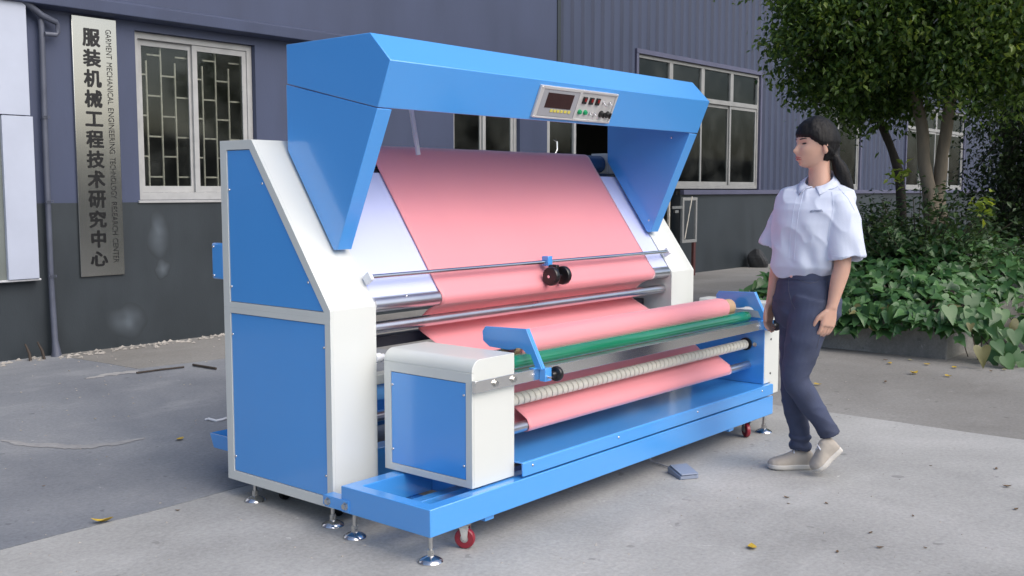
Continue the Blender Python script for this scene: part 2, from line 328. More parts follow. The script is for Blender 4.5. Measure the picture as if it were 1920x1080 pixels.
    caster(.215, .035, .10, -1.15, REDW); caster(2.43, .055, .10, .9, REDW); caster(.33, .41, .082, .2, BLACK); caster(2.3, .41, .10, .2, BLACK)
    caster(.17, 1.02, .077, .3, BLACK); caster(.17, .68, .077, .1, BLACK); caster(2.62, 1.0, .077, .3, BLACK); caster(2.62, .68, .077, 1, BLACK)
    # rear cradle
    rc = MB().prism([(1.29, .195), (1.32, .130), (1.565, .130), (1.595, .195), (1.587, .197), (1.555, .140), (1.33, .140), (1.298, .197)], 'x', .2005, 2.60).build('rear_cradle', BLUE, m)
    for xa, xb in ((.190, .2000), (2.6005, 2.61)):
        MB().prism([(1.292, .1955), (1.322, .131), (1.563, .131), (1.593, .1955)], 'x', xa, xb).build('end_wall', BLUE, rc, bevel=.002)
    for x in (.27, 2.5):
        for y in (1.36, 1.52): caster(x, y, .130, .4, BLACK)
    MB().box(1.3, 1.36, 1.2525, 1.319, .14, .17).build('tow_bar', BLUE, m)
    return m

def build_fabric():
    f = thing('fabric_roll', 'pink cloth threaded through the blue machine and wound into a roll at its front', 'fabric', (1.5, .19, .62))
    X0, X1 = .662, 2.338
    def S(s, o=0): return (.5701 + s * .5785 - o * .8156, .8441 + s * .8156 + o * .5785)
    def arc(cy, cz, r, a0, a1, n): return [(cy + r * math.cos(a0 + (a1 - a0) * k / n), cz + r * math.sin(a0 + (a1 - a0) * k / n)) for k in range(n + 1)]
    nA = math.atan2(.5785, -.8156)
    top = [(1.112, 1.10), (1.112, 1.3)] + arc(1.059, 1.447, .0525, 0, nA, 14)
    slope = [S(s, .0015) for s in [.72 - .02 * k for k in range(34)]]
    low = arc(.603, .843, .0325, nA, nA + 2.35, 12)
    path1 = top + slope + low + [(.655, .790), (.695, .758), (.716, .735), (.722, .716), (.712, .699), (.69, .686), (.64, .662), (.597, .643), (.5, .588), (.4, .53), (.3, .468), (.22, .40), (.165, .352)] + arc(.122, .362, .0240, -.9, -math.pi, 8) + \
        [(.110, .390), (.140, .408), (.172, .427), (.185, .45)]
    def web(path, name, seed):
        P = [Vector((0, p[0], p[1])) for p in path]; Q = [P[0]]
        for a, b in zip(P, P[1:]):
            k = max(1, int((b - a).length / .022))
            for i in range(1, k + 1): Q.append(a.lerp(b, i / k))
        nx = 70; V = []; F = []
        for j, q in enumerate(Q):
            d = (Q[min(j + 1, len(Q) - 1)] - Q[max(j - 1, 0)]).normalized(); nn = Vector((0, -d.z, d.y)) * -1
            for i in range(nx + 1):
                x = X0 + (X1 - X0) * i / nx
                am = .0032 * max(0, noise.noise(Vector((x * 1.6, j * .035, seed)))) + .0016 * max(0, noise.noise(Vector((x * 11 + j * .11, j * .03, seed + 9))) - .15) + .0022 * max(0, noise.noise(Vector((x * 7, j * .02, seed + 5))))
                V.append(q + Vector((x + .0025 * noise.noise(Vector((i * .0, j * .12, 3 if i < 35 else 9))), 0, 0)) - nn * 0 + Vector((0, -d.z, d.y)) * -am * 0 + Vector((0, -.8, .55)) * am)
        W = nx + 1
        for j in range(len(Q) - 1):
            for i in range(nx): F.append((j * W + i, j * W + i + 1, (j + 1) * W + i + 1, (j + 1) * W + i))
        o = MB().add(V, F).build(name, PINK, f, smooth=60); s = o.modifiers.new('s', 'SOLIDIFY'); s.thickness = .0012; s.offset = -1; return o
    web(path1, 'cloth_web', 1)
    # the wound roll: layered ends, slightly uneven surface
    r0 = .0555; n = 48; rings = []
    xs = [.672, .676, .70] + [.74 + (2.30 - .74) * k / 40 for k in range(41)] + [2.345, 2.372, 2.378]
    for k, x in enumerate(xs):
        e = 0 if 1 < k < len(xs) - 2 else .004; rg = []
        for i in range(n):
            th = 2 * math.pi * i / n; r = r0 - e + .0016 * noise.noise(Vector((x * 4, math.cos(th) * 1.4, math.sin(th) * 1.4))) + (.0015 if i == 17 else 0)
            xx = x + (.006 * noise.noise(Vector((k * 3., i * .5, 2))) if k in (0, 1, len(xs) - 1, len(xs) - 2) else 0)
            rg.append((xx, .1875 + r * math.cos(th), .680 + r * math.sin(th)))
        rings.append(rg)
    MB().loft(rings).build('wound_cloth', PINK, f, smooth=60)
    MB().ring([(.1875 + .042 * math.cos(k * math.pi / 16), .680 + .042 * math.sin(k * math.pi / 16)) for k in range(32)], [(.1875 + .036 * math.cos(k * math.pi / 16), .680 + .036 * math.sin(k * math.pi / 16)) for k in range(32)], 'x', .64, 2.462).build('cardboard_core', CARD, f, smooth=60)
    return f

def build_pedal():
    p = thing('foot_pedal', 'small blue-grey foot pedal with a thin cable on the concrete in front of the machine', 'pedal', (1.56, -.07, 0))
    M = T((1.565, -.075, 0)) @ Matrix.Rotation(R_(-32), 4, 'Z')
    MB().prism([(-.065, .0), (-.065, .018), (.055, .034), (.065, .030), (.065, 0)], 'x', -.046, .046).build('base', PEDAL, p, bevel=.004).matrix_basis = M
    MB().prism([(-.07, .021), (-.07, .027), (.045, .043), (.055, .037)], 'x', -.043, .043).build('treadle', PEDAL, p, bevel=.002).matrix_basis = M
    pts = [(1.60, -.02, .015), (1.62, .03, .010), (1.645, .09, .008), (1.655, .15, .010), (1.66, .17, .03), (1.66, .175, .101)]
    MB().tube(pts, .0045, 8).build('cable', CABLE, p)
    return p
machine = build_machine(); build_fabric(); build_pedal()

# ------------------------------------------------------------------ ground
def concrete(name, c1, c2, c3, scale=.9, bump=.25, spots=True):
    m = bpy.data.materials.new(name); m.use_nodes = True; t = m.node_tree; N = t.nodes; L = t.links; b = N['Principled BSDF']; b.inputs['Roughness'].default_value = .82
    b.inputs['Specular IOR Level'].default_value = .35
    tc = N.new('ShaderNodeTexCoord')
    def nz(sc, det=8, ro=.62, vec=None, dist=0):
        n = N.new('ShaderNodeTexNoise'); n.inputs['Scale'].default_value = sc; n.inputs['Detail'].default_value = det; n.inputs['Roughness'].default_value = ro; n.inputs['Distortion'].default_value = dist
        L.new(vec or tc.outputs['Object'], n.inputs['Vector']); return n
    def ramp(src, stops):
        r = N.new('ShaderNodeValToRGB'); r.color_ramp.elements[0].position = stops[0][0]; r.color_ramp.elements[0].color = (*stops[0][1], 1)
        r.color_ramp.elements[1].position = stops[-1][0]; r.color_ramp.elements[1].color = (*stops[-1][1], 1)
        for p, c in stops[1:-1]: e = r.color_ramp.elements.new(p); e.color = (*c, 1)
        L.new(src, r.inputs[0]); return r
    def mixc(fac, a, b_, mode='MIX'):
        x = N.new('ShaderNodeMix'); x.data_type = 'RGBA'; x.blend_type = mode
        if isinstance(fac, float): x.inputs[0].default_value = fac
        else: L.new(fac, x.inputs[0])
        for s_, v in ((x.inputs[6], a), (x.inputs[7], b_)):
            if isinstance(v, tuple): s_.default_value = (*v, 1)
            else: L.new(v, s_)
        return x.outputs[2]
    big = nz(scale, 7, .6, dist=.4); base = ramp(big.outputs[0], [(.32, c1), (.52, c2), (.70, c3)]).outputs[0]
    mp = N.new('ShaderNodeMapping'); mp.inputs['Scale'].default_value = (.8, 1.9, 1); mp.inputs['Rotation'].default_value = (0, 0, .6); L.new(tc.outputs['Object'], mp.inputs[0])
    stx = nz(1.6, 6, .65, mp.outputs[0]); f1 = ramp(stx.outputs[0], [(.55, (0, 0, 0)), (.80, (.35, .35, .35))]).outputs[0]
    base = mixc(f1, base, tuple(min(1, k * 1.3) for k in c3))
    fine = nz(55, 5, .7); f2 = ramp(fine.outputs[0], [(.3, (.82, .82, .82)), (.7, (1.13, 1.13, 1.13))]).outputs[0]
    base = mixc(1.0, base, f2, 'MULTIPLY')
    if spots:
        sp = nz(9, 3, .5); f3 = ramp(sp.outputs[0], [(.69, (0, 0, 0)), (.72, (.55, .55, .55))]).outputs[0]
        base = mixc(f3, base, tuple(k * .62 for k in c1))
        sp2 = nz(5.3, 10, .75, dist=1.5); f4 = ramp(sp2.outputs[0], [(.645, (0, 0, 0)), (.68, (.6, .6, .6))]).outputs[0]
        base = mixc(f4, base, tuple(min(1, k * 1.45) for k in c3))
        vo = N.new('ShaderNodeTexVoronoi'); vo.feature = 'DISTANCE_TO_EDGE'; vo.inputs['Scale'].default_value = .55
        dn = nz(2.4, 6, .6); dm = mixc(.16, tc.outputs['Object'], dn.outputs[1]); L.new(dm, vo.inputs['Vector'])
        f5 = ramp(vo.outputs['Distance'], [(.0, (.09, .09, .09)), (.004, (0, 0, 0))]).outputs[0]
        base = mixc(f5, base, tuple(k * .45 for k in c1))
    L.new(base, b.inputs['Base Color'])
    hb = nz(30, 8, .7); bp = N.new('ShaderNodeBump'); bp.inputs['Strength'].default_value = bump; bp.inputs['Distance'].default_value = .01; L.new(hb.outputs[0], bp.inputs['Height']); L.new(bp.outputs[0], b.inputs['Normal'])
    return m
DIRT = mk('joint_dirt', (.05, .045, .04), .95, var=.3, vs_=8)
SLABM = concrete('pale_concrete', (.275, .275, .265), (.365, .364, .352), (.44, .437, .425))
LEFTM = concrete('blue_grey_cement', (.15, .162, .185), (.235, .247, .265), (.37, .372, .372), .5)
BROWNM = concrete('brown_grey_concrete', (.19, .182, .168), (.245, .237, .222), (.29, .282, .268), .5, spots=True)
def jag(a, b, n, amp, seed):
    out = []
    for k in range(n):
        t = k / n; p = (a[0] + (b[0] - a[0]) * t, a[1] + (b[1] - a[1]) * t); d = amp * noise.noise(Vector((p[0] * 2.2, p[1] * 2.2, seed))) + amp * .5 * noise.noise(Vector((p[0] * 9, p[1] * 9, seed)))
        dx, dy = b[0] - a[0], b[1] - a[1]; l = math.hypot(dx, dy); out.append((p[0] - dy / l * d, p[1] + dx / l * d))
    return out
def sheet(name, poly, z, th, mat):
    o = MB().prism(poly, 'z', z - th, z).build(name, mat, None, smooth=0); o['kind'] = 'structure'; return o
g = MB().add([(-300, -300, -.03), (300, -300, -.03), (300, 300, -.03), (-300, 300, -.03)], [(0, 1, 2, 3)]).build('ground', DIRT, None, 0); g['kind'] = 'structure'
E1 = jag((3.30, -14), (3.30, 1.31), 150, .018, 3); E2 = jag((3.30, 1.31), (-16, 1.31), 170, .022, 7)
sheet('concrete_slab', [(-16, -14)] + E1 + E2 + [(-16, 1.31)], 0, .03, SLABM)
E3 = jag((-16, 1.318), (3.30, 1.318), 170, .022, 7.06)
E3 = [(p[0], p[1] + .012) for p in reversed(jag((3.30, 1.31), (-16, 1.31), 170, .022, 7))]
sheet('cement_yard', E3 + [(3.30, 1.325), (3.30, 4.2)] + jag((3.30, 4.2), (1.5, 4.46), 24, .02, 5) + jag((1.5, 4.46), (1.42, 5.53), 12, .02, 9) + [(1.42, 5.55), (-16, 5.55)], -.002, .028, LEFTM)
E4 = [(p[0] + .012, p[1]) for p in jag((3.30, -14), (3.30, 1.31), 150, .018, 3)]
sheet('yard_pavement', [(-16, -60), (60, -60), (60, 5.9), (8, 5.9)] + [(8, 5.55), (1.432, 5.55)] + [(p[0] + .012, p[1] + .004) for p in reversed(jag((1.5, 4.46), (1.42, 5.53), 12, .02, 9))] + [(p[0] + .01, p[1] + .012) for p in reversed(jag((3.30, 4.2), (1.5, 4.46), 24, .02, 5))] + [(3.31, 1.325)] + list(reversed(E4)) + [(3.312, -14.01), (-16, -14.01)], -.004, .026, BROWNM)

# dried cement smears, rods and litter on the yard
SMEAR = mk('dried_cement', (.33, .325, .32), .9, var=.2, vs_=14, bump=.5, bs=40)
def smear(pts, wd, label, seed, z=.0):
    P = [Vector((p.x, p.y, 0)) for p in [pix(u, v, 2, 0) for u, v in pts]]; n = 60; Lf = []; Rt = []
    for k in range(n + 1):
        t = k / n * (len(P) - 1); i = min(int(t), len(P) - 2); p = P[i].lerp(P[i + 1], t - i); d = (P[i + 1] - P[i]).normalized(); s = Vector((-d.y, d.x, 0))
        e = math.sin(math.pi * min(1, max(.02, k / n))) ** .5
        Lf.append(p + s * wd * e * (.55 + .5 * noise.noise(Vector((k * .13, seed, 0))) + .25 * noise.noise(Vector((k * .9, seed, 0))))); Rt.append(p - s * wd * e * (.55 + .5 * noise.noise(Vector((k * .16, seed, 7))) + .25 * noise.noise(Vector((k * .8, seed, 7)))))
    V = [(q.x, q.y, .0005) for q in Lf + Rt] + [(((a + b) / 2).x, ((a + b) / 2).y, .005) for a, b in zip(Lf, Rt)]
    F = [(k, k + 1, 2 * (n + 1) + k + 1, 2 * (n + 1) + k) for k in range(n)] + [(n + 1 + k + 1, n + 1 + k, 2 * (n + 1) + k, 2 * (n + 1) + k + 1) for k in range(n)]
    tag(MB().add(V, F).build('cement_smear', SMEAR, None, 60), label, 'stain', 'dried cement smears on the yard')
smear([(4, 826), (60, 834), (150, 838), (215, 832), (272, 821)], .075, 'long pale curved cement smear on the blue-grey yard at the far left', 1)
smear([(160, 710), (205, 702), (245, 697), (258, 699)], .10, 'pale cement patch near the wall where the rod lies on the yard', 4)
RUST = mk('rusty_iron', (.07, .055, .045), .7, .4, var=.3, vs_=25)
a, b = pix(256, 699, 2, .008), pix(345, 688, 2, .008)
tag(MB().tube([a, a.lerp(b, .5) + Vector((0, .01, 0)), b], .0065, 8).build('iron_rod', RUST), 'longer thin dark iron rod lying on the yard left of the machine', 'rod', 'rods near the wall')
a, b = pix(362, 684, 2, .010), pix(405, 691, 2, .010)
tag(MB().tube([a, b], .009, 8).build('iron_rod', RUST), 'short thick dark rod lying on the yard close beside the machine', 'rod', 'rods near the wall')
for i, (u0, v0, u1, v1, lb) in enumerate(((57, 664, 47, 645, 'left one of two stubs sticking up at the foot of the wall'), (83, 662, 70, 641, 'right one of two stubs sticking up beside the downpipe foot'))):
    a = pix(u0, v0, 1, 5.40); b = pix(u1, v1, 1, 5.44); a.z = -.01
    tag(MB().tube([a, a.lerp(b, .5) + Vector((.01, 0, 0)), b], [.012, .011, .007], 7).build('rod_stub', RUST), lb, 'rod', 'stubs at the foot of the wall')
a = pix(385, 787, 2, .004); b = pix(405, 789, 2, .004); c = pix(424, 784, 2, .004)
tag(MB().tube([a, a.lerp(b, .5) + Vector((.0, .02, .006)), b, b.lerp(c, .5) + Vector((0, -.02, .004)), c], .007, 6).build('cord_scrap', WHITE), 'whitish scrap of cord on the yard left of the machine', 'cord')

LEAFY = mk('yellow_leaf', (.50, .34, .035), .55, var=.35, vs_=25); LEAFB = mk('brown_leaf', (.16, .10, .05), .7, var=.3, vs_=25); LEAFP = mk('pale_leaf', (.42, .38, .20), .6, var=.3, vs_=25)
def leafmesh(name, mat, L=.09, W=.05, curl=.3, seed=0, n=7):
    V = []; F = []; rnd = random.Random(seed)
    for k in range(n):
        t = k / (n - 1); w_ = W * math.sin(math.pi * t ** .8) * .5 + .0004; z = curl * L * (t - .5) ** 2 * 1.6 + .003
        V += [(t * L - L / 2, w_, z + w_ * curl * 1.2 * (1 + .4 * math.sin(5 * t + seed))), (t * L - L / 2, 0, z), (t * L - L / 2, -w_, z + w_ * curl * .8 * (1 + .4 * math.cos(4 * t + seed)))]
    for k in range(n - 1):
        for j in range(2): a = 3 * k + j; F.append((a, a + 1, a + 4, a + 3))
    return MB().add(V, F).mesh(name, mat, 60)
LV = [leafmesh('fallen_leaf', LEAFY, .085, .042, .5, 1), leafmesh('fallen_leaf', LEAFY, .055, .034, .35, 2), leafmesh('fallen_leaf', LEAFB, .042, .02, .5, 3), leafmesh('fallen_leaf', LEAFP, .045, .03, .3, 4)]
named = [(192, 980, 0, 'large curled yellow leaf on the yard at the left below the machine'), (337, 825, 1, 'small yellow-green leaf on the yard left of the rear cradle'), (1410, 1028, 1, 'small yellow leaf lying alone on the slab in the bottom right foreground'),
         (1888, 914, 2, 'dark dry leaf on the slab at the right edge of the picture'), (1714, 701, 0, 'yellow leaf on the pavement below the planter corner'), (1533, 722, 1, 'yellow leaf on the pavement just behind the walking person')]
for u, v, k, lb in named:
    p = pix(u, v, 2, 0); tag(put('fallen_leaf', LV[k], None, T((p.x, p.y, .001)) @ Matrix.Rotation(u * .7, 4, 'Z')), lb, 'leaf', 'fallen leaves on the ground')
for i, (u, v) in enumerate(((1668, 682), (1660, 676), (1707, 676), (1738, 684), (1848, 656), (1878, 650), (1888, 659), (1858, 697), (1883, 694), (1778, 706), (1660, 717), (1838, 668), (1790, 690), (1900, 670))):
    p = pix(u, v, 2, 0); tag(put('fallen_leaf', LV[1 + (i * 7) % 3], None, T((p.x, p.y, .0)) @ Matrix.Rotation(i * 1.9, 4, 'Z')), 'one of the small dry leaves scattered on the pavement before the planters', 'leaf', 'dry leaves before the planters')
for i, (u, v) in enumerate(((82, 912), (333, 958), (1475, 934), (1712, 968), (1632, 1000), (1650, 1028), (1735, 1028), (1570, 1036), (1905, 956), (1478, 945), (1550, 945), (1868, 880), (1745, 874))):
    p = pix(u, v, 2, 0); tag(put('fallen_leaf', LV[2], None, T((p.x, p.y, .0)) @ Matrix.Rotation(i * 2.3, 4, 'Z') @ Matrix.Scale(.42 + .25 * (i % 3) / 2, 4)), 'one of the tiny dark leaf scraps strewn over the concrete in the foreground', 'leaf', 'leaf scraps in the foreground')
rnd = random.Random(5); gv = MB()
for k in range(900):
    x = rnd.uniform(-2.2, 5.6); y = rnd.uniform(-2.2, 5.4); s = rnd.uniform(.002, .006) * (1.5 if y > 3 else 1); a = rnd.uniform(0, 6.28)
    gv.add([(x + s * math.cos(a + q) * (1.6 if q < 3 else 1), y + s * math.sin(a + q), 0) for q in (0, 2.1, 4.2)] + [(x, y, s * .8)], [(0, 1, 3), (1, 2, 3), (2, 0, 3)])
for k in range(160):
    x = rnd.uniform(.8, 3.6); y = 5.5 - abs(rnd.gauss(0, .12)); s = rnd.uniform(.008, .025); a = rnd.uniform(0, 6.28)
    gv.add([(x + s * math.cos(a + q) * 1.5, y + s * math.sin(a + q), 0) for q in (0, 2.1, 4.2)] + [(x, y, s * .8)], [(0, 1, 3), (1, 2, 3), (2, 0, 3)])
go = gv.build('grit', mk('pale_grit', (.34, .32, .29), .9, var=.4, vs_=3), None, 0); tag(go, 'loose grit and plaster crumbs strewn over the yard', 'grit'); go['kind'] = 'stuff'

# ------------------------------------------------------------------ factory building
WALLB = mk('blue_grey_wall_paint', (.050, .064, .118), .62, var=.17, vs_=1.6, bump=.25, bs=60, streak=(1.6, 1.6, .45))
DADO = mk('slate_dado_paint', (.026, .034, .041), .5, var=.28, vs_=1.8, bump=.2, bs=60, streak=(1.4, 1.4, .6))
CLAD = mk('blue_grey_cladding', (.044, .056, .102), .42, var=.14, vs_=2.0, streak=(3, 3, .35))
FLASH = mk('flashing', (.085, .088, .145), .45, var=.15, vs_=4)
FRAME_W = mk('grey_white_aluminium', (.38, .385, .385), .45, var=.12, vs_=9)
BARS = mk('galvanised_bars', (.62, .58, .50), .6, .0, var=.25, vs_=20)
INNER = mk('dim_interior', (.05, .05, .05), .9, var=.15)
def glassmat():
    m = bpy.data.materials.new('window_glass'); m.use_nodes = True; t = m.node_tree; N = t.nodes; L = t.links; N.remove(N['Principled BSDF']); out = N['Material Output']
    tr = N.new('ShaderNodeBsdfTransparent'); tr.inputs[0].default_value = (.88, .90, .89, 1); gl = N.new('ShaderNodeBsdfGlossy'); gl.inputs['Roughness'].default_value = .06; gl.inputs[0].default_value = (.55, .6, .62, 1)
    fr = N.new('ShaderNodeFresnel'); fr.inputs[0].default_value = 1.45; mx = N.new('ShaderNodeMixShader')
    df = N.new('ShaderNodeBsdfDiffuse'); df.inputs[0].default_value = (.30, .32, .30, 1); tc = N.new('ShaderNodeTexCoord'); nz = N.new('ShaderNodeTexNoise'); nz.inputs['Scale'].default_value = 3; nz.inputs['Detail'].default_value = 7; L.new(tc.outputs['Object'], nz.inputs[0])
    mr = N.new('ShaderNodeMapRange'); mr.inputs[1].default_value = .4; mr.inputs[2].default_value = .8; mr.inputs[3].default_value = .01; mr.inputs[4].default_value = .10; L.new(nz.outputs[0], mr.inputs[0])
    m2 = N.new('ShaderNodeMixShader'); L.new(mr.outputs[0], m2.inputs[0]); L.new(tr.outputs[0], m2.inputs[1]); L.new(df.outputs[0], m2.inputs[2])
    L.new(fr.outputs[0], mx.inputs[0]); L.new(m2.outputs[0], mx.inputs[1]); L.new(gl.outputs[0], mx.inputs[2]); L.new(mx.outputs[0], out.inputs[0]); return m
GLASS = glassmat()
bld = thing('factory_building', 'long blue-grey factory building with slate dado, ledge and corrugated cladding behind the machine', 'building', (6, 5.6, 0))
YP, YC = 5.55, 5.85
def wall_with_holes(x0, x1, z0, z1, holes, y0, y1):
    mb = MB(); xs = sorted(q for q in {x0, x1} | {h[0] for h in holes} | {h[1] for h in holes} if x0 <= q <= x1)
    for a, b in zip(xs, xs[1:]):
        hs = sorted([(max(h[2], z0), min(h[3], z1)) for h in holes if h[0] <= a and h[1] >= b and h[3] > z0 and h[2] < z1]); z = z0
        for q in hs:
            if q[0] > z: mb.box(a, b, y0, y1, z, q[0])
            z = q[1]
        if z < z1: mb.box(a, b, y0, y1, z, z1)
    return mb
W1 = (2.205, 3.40, 1.212, 2.615); W2 = (6.05, 7.21, 1.212, 2.615); DR = (7.74, 11.42, 0, 2.72)
W3 = (10.18, 13.96, 1.315, 3.235); W4 = (16.35, 18.42, 1.30, 3.2); W5 = (21.1, 25.2, 1.30, 3.2)
wall_with_holes(-9, 8.0, 1.196, 5.6, [W1, W2, DR], YP, YP + .24).build('plaster_wall', WALLB, bld, 0)
wall_with_holes(-9, 8.0, -.02, 1.1959, [DR], YP - .002, YP + .238).build('dado', DADO, bld, 0)
MB().prism([(YP - .0005, 2.685), (YP - .14, 2.700), (YP - .145, 2.795), (YP - .13, 2.803), (YP - .0005, 2.83)], 'x', -9, 8.0).build('ledge', WALLB, bld, 0, bevel=.006)
wall_with_holes(8.0, 32, -.02, 1.225, [(8, 11.42, -1, 3)], YC - .02, YC + .22).build('dado', DADO, bld, 0)
MB().box(8.0005, 32, YC + .05, YC + .1, 5.3, 5.6).build('eaves_board', FLASH, bld, 0)
wall_with_holes(8.0005, 32, 1.2255, 5.3, [W3, W4, W5, (8, 11.42, -1, 2.72)], YC + .06, YC + .22).build('backing_wall', INNER, bld, 0)
# corrugated sheets, each 0.92 m with four ribs
def corr(x0, x1, z0, z1):
    pitch = .23; dep = .034; pts = []
    k0 = math.floor(x0 / pitch) - 1
    for k in range(k0, int(x1 / pitch) + 2):
        b = k * pitch
        for dx, y in ((0, YC), (.10, YC), (.135, YC - dep), (.195, YC - dep)): pts.append((b + dx, y))
    pts.append((pts[-1][0] + .035, YC))
    seg = []
    for (xa, ya), (xb, yb) in zip(pts, pts[1:]):
        for xx in (x0, x1):
            pass
        a0, b0 = max(xa, x0), min(xb, x1)
        if b0 - a0 > 1e-6:
            f = lambda x: ya + (yb - ya) * (x - xa) / (xb - xa)
            if not seg: seg.append((a0, f(a0)))
            seg.append((b0, f(b0)))
    return seg
def sheets(x0, x1, z0, z1):
    x = x0
    while x < x1 - .01:
        e = min((math.floor((x + 1e-4) / .92) + 1) * .92, x1); s = corr(x, e - .002, z0, z1); n = len(s)
        V = [(p[0], p[1], z0) for p in s] + [(p[0], p[1], z1) for p in s] + [(p[0], p[1] + .002, z0) for p in s] + [(p[0], p[1] + .002, z1) for p in s]
        F = [(i, i + 1, n + i + 1, n + i) for i in range(n - 1)] + [(2 * n + i + 1, 2 * n + i, 3 * n + i, 3 * n + i + 1) for i in range(n - 1)] + [(i + 1, i, 2 * n + i, 2 * n + i + 1) for i in range(n - 1)]
        me = bpy.data.meshes.new('cladding_sheet'); me.from_pydata(V, [], F); me.materials.append(CLAD); put('cladding_sheet', me, bld); x = e
for a, b, c, d in ((8.0, 10.12, 2.72, 5.4), (10.12, 14.02, 3.30, 5.4), (14.02, 16.3, 1.30, 5.4), (16.3, 18.47, 3.25, 5.4), (18.47, 21.05, 1.30, 5.4), (21.05, 25.25, 3.25, 5.4), (25.25, 32, 1.3, 5.4)): sheets(a, b, c, d)
MB().box(11.43, 32, YC - .075, YC - .0005, 1.2265, 1.2995).build('sill_flashing', FLASH, bld, 0, bevel=.004)
MB().box(7.995, 8.0, YP + .241, YC + .2, 0, 5.5).build('corner_return', WALLB, bld, 0)
MB().box(7.93, 7.998, YP - .012, YP - .0005, 2.84, 5.5).build('corner_strip', DADO, bld, 0)
for q in (W3, W4, W5):
    x0, x1, z0, z1 = q
    MB().box(x0 - .06, x1 + .06, YC - .055, YC - .001, z1, z1 + .065).box(x0 - .06, x0, YC - .050, YC - .001, 1.3, z1 - .0005).box(x1, x1 + .06, YC - .050, YC - .001, 1.3, z1 - .0005).build('window_flashing', FLASH, bld, 0, bevel=.003)
# dim room behind the windows
MB().box(-9, 32, 10, 10.1, -.02, 5.6).box(-9.1, -9, YP, 10, -.02, 5.6).box(32, 32.1, YC, 10, -.02, 5.6).build('inner_wall', INNER, bld, 0)
MB().box(-9, 32, YC + .23, 10, -.025, -.002).build('inner_floor', INNER, bld, 0)
MB().box(-9.3, 32.3, YP - .4, 10.4, 5.601, 5.75).build('roof', FLASH, bld, 0)
def window(q, y, sashes, transom=None, tops=0, bars=True, fw=.055, FRAME_W=FRAME_W):
    x0, x1, z0, z1 = q; f = MB(); zt = transom or z1
    f.ring([(x0 + .002, z0 + .002), (x1 - .002, z0 + .002), (x1 - .002, z1 - .002), (x0 + .002, z1 - .002)], [(x0 + fw, z0 + fw * 1.2), (x1 - fw, z0 + fw * 1.2), (x1 - fw, z1 - fw), (x0 + fw, z1 - fw)], 'y', y, y + .07)
    if transom:
        f.box(x0 + fw + .0005, x1 - fw - .0005, y - .004, y + .066, transom - .035, transom + .035)
        for k in range(1, tops): xx = x0 + (x1 - x0) * k / tops; f.box(xx - .05, xx + .05, y + .003, y + .06, transom + .0355, z1 - fw - .0005)
    o = f.build('window', FRAME_W, bld, 0, bevel=.003)
    b = [x0 + fw + (x1 - x0 - 2 * fw) * k / sashes for k in range(sashes + 1)]
    zb = z0 + fw * 1.2; zc = (transom - .036) if transom else z1 - fw
    for k in range(sashes):
        yy = y + (.012 if k % 2 else .038); a, c = b[k] - (.02 if k else 0), b[k + 1]
        MB().ring([(a + .001, zb + .001), (c - .001, zb + .001), (c - .001, zc - .001), (a + .001, zc - .001)], [(a + .05, zb + .055), (c - .045, zb + .055), (c - .045, zc - .05), (a + .05, zc - .05)], 'y', yy, yy + .022).build('sash', FRAME_W, o, 0, bevel=.002)
        MB().box(a + .0505, c - .0455, yy + .009, yy + .013, zb + .0555, zc - .0505).build('pane', GLASS, o, 0)
    if transom:
        for k in range(tops):
            a = x0 + (x1 - x0) * k / tops + .056; c = x0 + (x1 - x0) * (k + 1) / tops - .056
            MB().box(a, c, y + .03, y + .034, transom + .036, z1 - fw - .001).build('pane', GLASS, o, 0)
    if bars:
        g = MB(); yb = y + .085; dx = .137; r = .0065; x = x0 + .04; k = 0
        while x < x1:
            g.box(x - r, x + r, yb, yb + .012, z0 + .01, z1 - .22 + (.16 if k % 2 == 0 else 0)); k += 1; x += dx
        for j in range(k - 1):
            z = z0 + (.20 if j % 2 else .03)
            while z < z1 - .1:
                g.box(x0 + .04 + j * dx + r + .0005, x0 + .04 + (j + 1) * dx - r - .0005, yb + .001, yb + .011, z - r, z + r); z += .345
        g.build('security_grille', BARS, o, 0)
    return o
window(W1, YP + .05, 2); window(W2, YP + .05, 2); FRAME_G = mk('weathered_aluminium', (.27, .275, .27), .5, var=.15, vs_=6)
window(W3, YC - .01, 4, 2.70, 4, True, .05, FRAME_G); window(W4, YC - .01, 2, None, 0, True, .05, FRAME_G); window(W5, YC - .01, 4, 2.7, 4, False, .05, FRAME_G)
MB().box(W1[0] - .02, W1[1] + .02, YP - .02, YP - .0005, 1.190, 1.2115).build('window_sill', FRAME_W, bld, 0, bevel=.003)
# glazed door leaf in the wide doorway
dl = MB().box(7.742, 7.82, YP + .02, YP + .09, 0, 2.7).box(8.32, 8.37, YP + .02, YP + .07, .0, 2.65).box(7.8205, 8.3195, YP + .03, YP + .07, .0, .12).box(7.8205, 8.3195, YP + .03, YP + .07, .95, 1.03).build('door_leaf', FRAME_W, bld, 0, bevel=.003)
for z0, z1 in ((.121, .949), (1.031, 2.65)): MB().box(7.821, 8.319, YP + .048, YP + .053, z0, z1).build('pane', GLASS, dl, 0)
MB().tube([(7.86, YP + .01, 1.72), (7.86, YP - .03, 1.74), (7.90, YP - .035, 1.80), (7.90, YP - .03, 1.9), (7.895, YP + .01, 1.92)], .012, 8).build('handle', CHROME, dl)
for x in (10.9, 11.1, 11.3): MB().box(x - .02, x + .02, YC + .1, YC + .13, 0, 2.7).build('door_bar', BARS, bld, 0)
